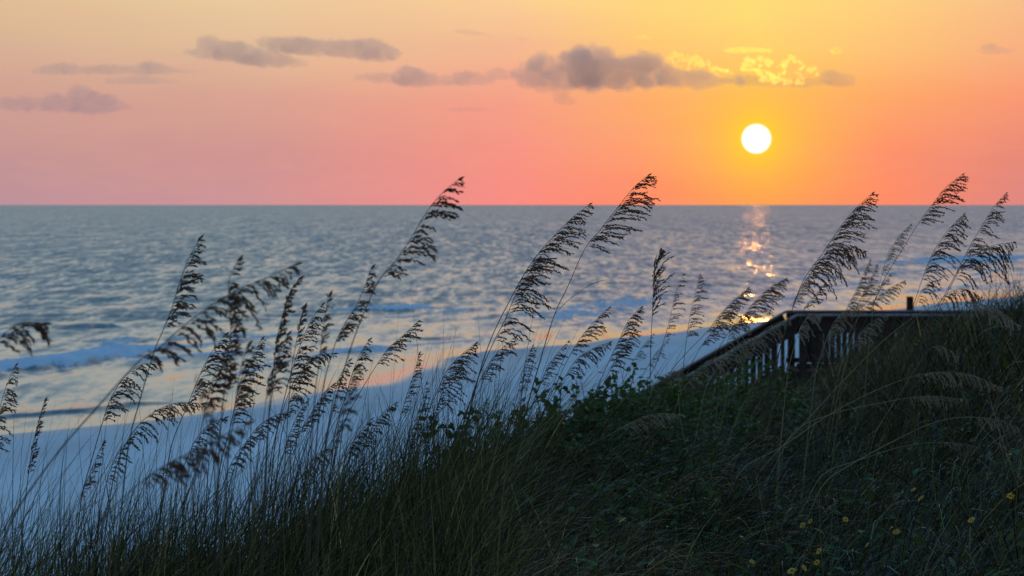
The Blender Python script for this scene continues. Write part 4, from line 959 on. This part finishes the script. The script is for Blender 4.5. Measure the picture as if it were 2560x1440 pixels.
# ------------------------------------------------------------------ yellow flowers
def hit(x, y, up):
    Yv = 5.0
    while Yv < 30:
        p = P(x, y, Yv)
        if p.z <= dune_s(p.x, p.y)+up: return p
        Yv += 0.05
    return P(x, y, 9)
def flower(label, x, y, r, tilt, seed):
    rd = random.Random(seed); c = hit(x, y, .36)
    gz = dune_s(c.x, c.y)
    root = empty("yellow_flower", (c.x-.05, c.y+.02, gz)); tag(root, label, 'flower', 'yellow flowers in the dune grass')
    n = Vector((math.sin(tilt)*.9, rd.uniform(-.8,.1), rd.uniform(.4,1))).normalized()
    a = n.orthogonal().normalized(); b_ = n.cross(a); mp = MB(); k = 13
    for j in range(k):
        t0 = 2*math.pi*(j+rd.uniform(-.2, .2))/k; d = a*math.cos(t0)+b_*math.sin(t0); sd = n.cross(d)
        L = r*rd.uniform(.85, 1.1)
        q = [c+d*r*.22, c+d*L*.5+n*r*.10, c+d*L*.82+n*r*.06, c+d*L-n*r*.05]
        mp.ribbon(q, [r*.16, r*.36, r*.30, r*.06], sd, .12)
    mp.build("petals", m_petal, root, smooth=True)
    bm = bmesh.new(); bmesh.ops.create_icosphere(bm, subdivisions=2, radius=r*.30, matrix=Matrix.Translation(c) @ n.to_track_quat('Z', 'Y').to_matrix().to_4x4() @ Matrix.Diagonal((1, 1, .55, 1)))
    me = bpy.data.meshes.new("centre"); bm.to_mesh(me); bm.free(); me.materials.append(m_disk)
    o = bpy.data.objects.new("centre", me); C.objects.link(o); o.parent = root
    ms = MB(); q = catmull([Vector((c.x-.05, c.y+.02, gz-.03)), Vector((c.x-.04, c.y+.03, (gz+c.z)/2)), c-n*r*.1], 5)
    ms.tube(q, [.0022]*len(q), 4); ms.build("stem", m_leaf, root)
    localize(root)
FL = [
 ("yellow flower alone in the middle of the dark grass, lower centre", 1556, 1300, .024),
 ("small yellow flower left one of the pair low right of centre", 2006, 1313, .020),
 ("brightest yellow flower, right one of the pair low right of centre", 2046, 1326, .026),
 ("yellow flower just above the pair low right of centre", 2026, 1303, .018),
 ("yellow flower half hidden in leaves right of the pair", 2114, 1299, .018),
 ("yellow flower in the grass up the slope at the lower right", 2284, 1224, .018),
 ("wide open yellow flower below the one up the slope at the lower right", 2302, 1246, .024),
 ("yellow flower nearest the right edge", 2526, 1240, .022),
 ("orange yellow flower left of the one nearest the right edge", 2428, 1300, .019),
 ("yellow flower low among broad leaves at the lower right", 2240, 1330, .020),
 ("small yellow flower under the one among broad leaves", 2168, 1362, .014),
 ("yellow flower facing down below the bright pair", 2047, 1378, .022),
 ("yellow flower at the bottom edge, left of two", 1980, 1427, .024),
 ("yellow flower at the bottom edge, right of two", 2010, 1420, .020),
 ("yellow flower between the bottom edge ones and the one facing down", 2042, 1406, .018),
 ("small orange yellow flower in the grass under the vine shrubs", 1826, 1214, .014),
 ("lone yellow flower near the bottom edge left of the others", 1880, 1404, .016),
]
for i, (lb, x, y, r) in enumerate(FL): flower(lb, x, y, r*.72, random.uniform(-2, 2), i)

# ------------------------------------------------------------------ boardwalk
m_wood, t, bs = material("weathered deck wood")
tc = t.node('ShaderNodeNewGeometry').outputs['Position']
n1 = t.noise(t.mapping(tc, (1.2, 1.2, 14)), 2.0, 4, 0.6)
t.l.new(t.mix(t.rng(n1, .3, .7), (0.024, 0.012, 0.007, 1), (0.060, 0.030, 0.018, 1)), bs.inputs['Base Color'])
bs.inputs['Roughness'].default_value = 0.85; bs.inputs['Specular IOR Level'].default_value = 0.2; bump(t, bs, n1, .4, .01)
m_cap, t, bs = material("pale rail cap")  # rail caps in a paler tone than the other boards
tc = t.node('ShaderNodeNewGeometry').outputs['Position']
n1 = t.noise(t.mapping(tc, (1.0, 14, 14)), 2.0, 4, 0.6)
t.l.new(t.mix(t.rng(n1, .3, .7), (0.12, 0.10, 0.095, 1), (0.20, 0.17, 0.16, 1)), bs.inputs['Base Color']); bs.inputs['Roughness'].default_value = 0.6
Y0, Y1 = 42.0, 43.6
A = P(1992, 786, Y0); B = P(2620, 786, Y0)
zr = A.z
bw = empty("boardwalk", (A.x, Y0, 2.6)); tag(bw, 'dark wooden beach boardwalk with slatted railing and a stair going down to the sand', 'boardwalk')
L = B.x-A.x; dz_deck = 1.02
S0 = P(1680, 960, Y0)     # the stair rail passes here
sl_ = (S0.z-A.z)/(S0.x-A.x); sx = A.x-4.6; sz = A.z+sl_*(-4.6)
th = math.atan(sl_); R = Matrix.Rotation(-th, 3, 'Y')
def beam(name, p, q, w, h, mat=m_wood):
    d = q-p; a = math.atan2(d.z, d.x); mb = MB()
    mb.box((p+q)/2, d.length, w, h, Matrix.Rotation(-a, 3, 'Y')); return mb.build(name, mat, bw, bevel=.004)
for Yr in (Y0, Y1):
    beam("rail_cap", Vector((A.x, Yr, zr-.015)), Vector((B.x, Yr, zr-.015)), .18, .035, m_cap)
    beam("rail_board", Vector((A.x, Yr, zr-.035-.145)), Vector((B.x, Yr, zr-.035-.145)), .045, .285)
    beam("lower_rail", Vector((A.x, Yr, zr-.90)), Vector((B.x, Yr, zr-.90)), .045, .09)
    beam("rim_joist", Vector((A.x, Yr+(.06 if Yr == Y0 else -.06), zr-dz_deck-.14)), Vector((B.x, Yr+(.06 if Yr == Y0 else -.06), zr-dz_deck-.14)), .05, .24)
    # stair side: cap, board, stringer, pickets, posts
    beam("stair_rail_cap", Vector((A.x-.005, Yr, zr-.02)), Vector((sx, Yr, sz-.02)), .18, .035, m_cap)
    beam("stair_rail_board", Vector((A.x-.005, Yr, zr-.19)), Vector((sx, Yr, sz-.19)), .045, .27)
    beam("stair_stringer", Vector((A.x-.005, Yr, zr-dz_deck-.10)), Vector((sx, Yr, sz-dz_deck-.10)), .05, .30)
    x = A.x+.20; 
    while x < B.x:
        k = round((x-A.x-.20)/.106)
        if k % 17 != 0:
            mb = MB(); mb.box(Vector((x, Yr+(.035 if Yr == Y0 else -.035), zr-.60)), .086, .022, .66); mb.build("picket", m_wood, bw)
        x += .106
    x = A.x-.24
    while x > sx:
        z = zr+sl_*(x-A.x)
        mb = MB(); mb.box(Vector((x, Yr+(.035 if Yr == Y0 else -.035), z-.57)), .070, .022, .74); mb.build("picket", m_wood, bw)
        x -= .125
    for x in [A.x+.10+1.8*i for i in range(3)]:
        mb = MB(); mb.box(Vector((x, Yr-(.07 if Yr == Y0 else -.07), (zr-.05+0.2)/2)), .13, .09, zr-.05-0.2); mb.build("post", m_wood, bw, bevel=.004)
    for x in (A.x-1.5, A.x-3.0, A.x-4.5):
        z = zr+sl_*(x-A.x)
        mb = MB(); mb.box(Vector((x, Yr-(.07 if Yr == Y0 else -.07), (z-.05)/2)), .12, .09, z-.05); mb.build("post", m_wood, bw, bevel=.004)
tp = P(2278, 742, Y1); mb = MB(); mb.box(Vector((tp.x, Y1+.14, (tp.z+.2)/2)), .11, .11, tp.z-.2); mb.build("tall_post", m_wood, bw, bevel=.008)
mb = MB(); x = A.x
while x < B.x: mb.box(Vector((x+.07, (Y0+Y1)/2, zr-dz_deck)), .135, Y1-Y0-.08, .035); x += .145
mb.build("deck", m_wood, bw)
mb = MB(); x = A.x-.2
while x > sx: mb.box(Vector((x, (Y0+Y1)/2, zr-dz_deck+sl_*(x-A.x))), .29, Y1-Y0-.08, .04); x -= .30
mb.build("stair_treads", m_wood, bw)
localize(bw)
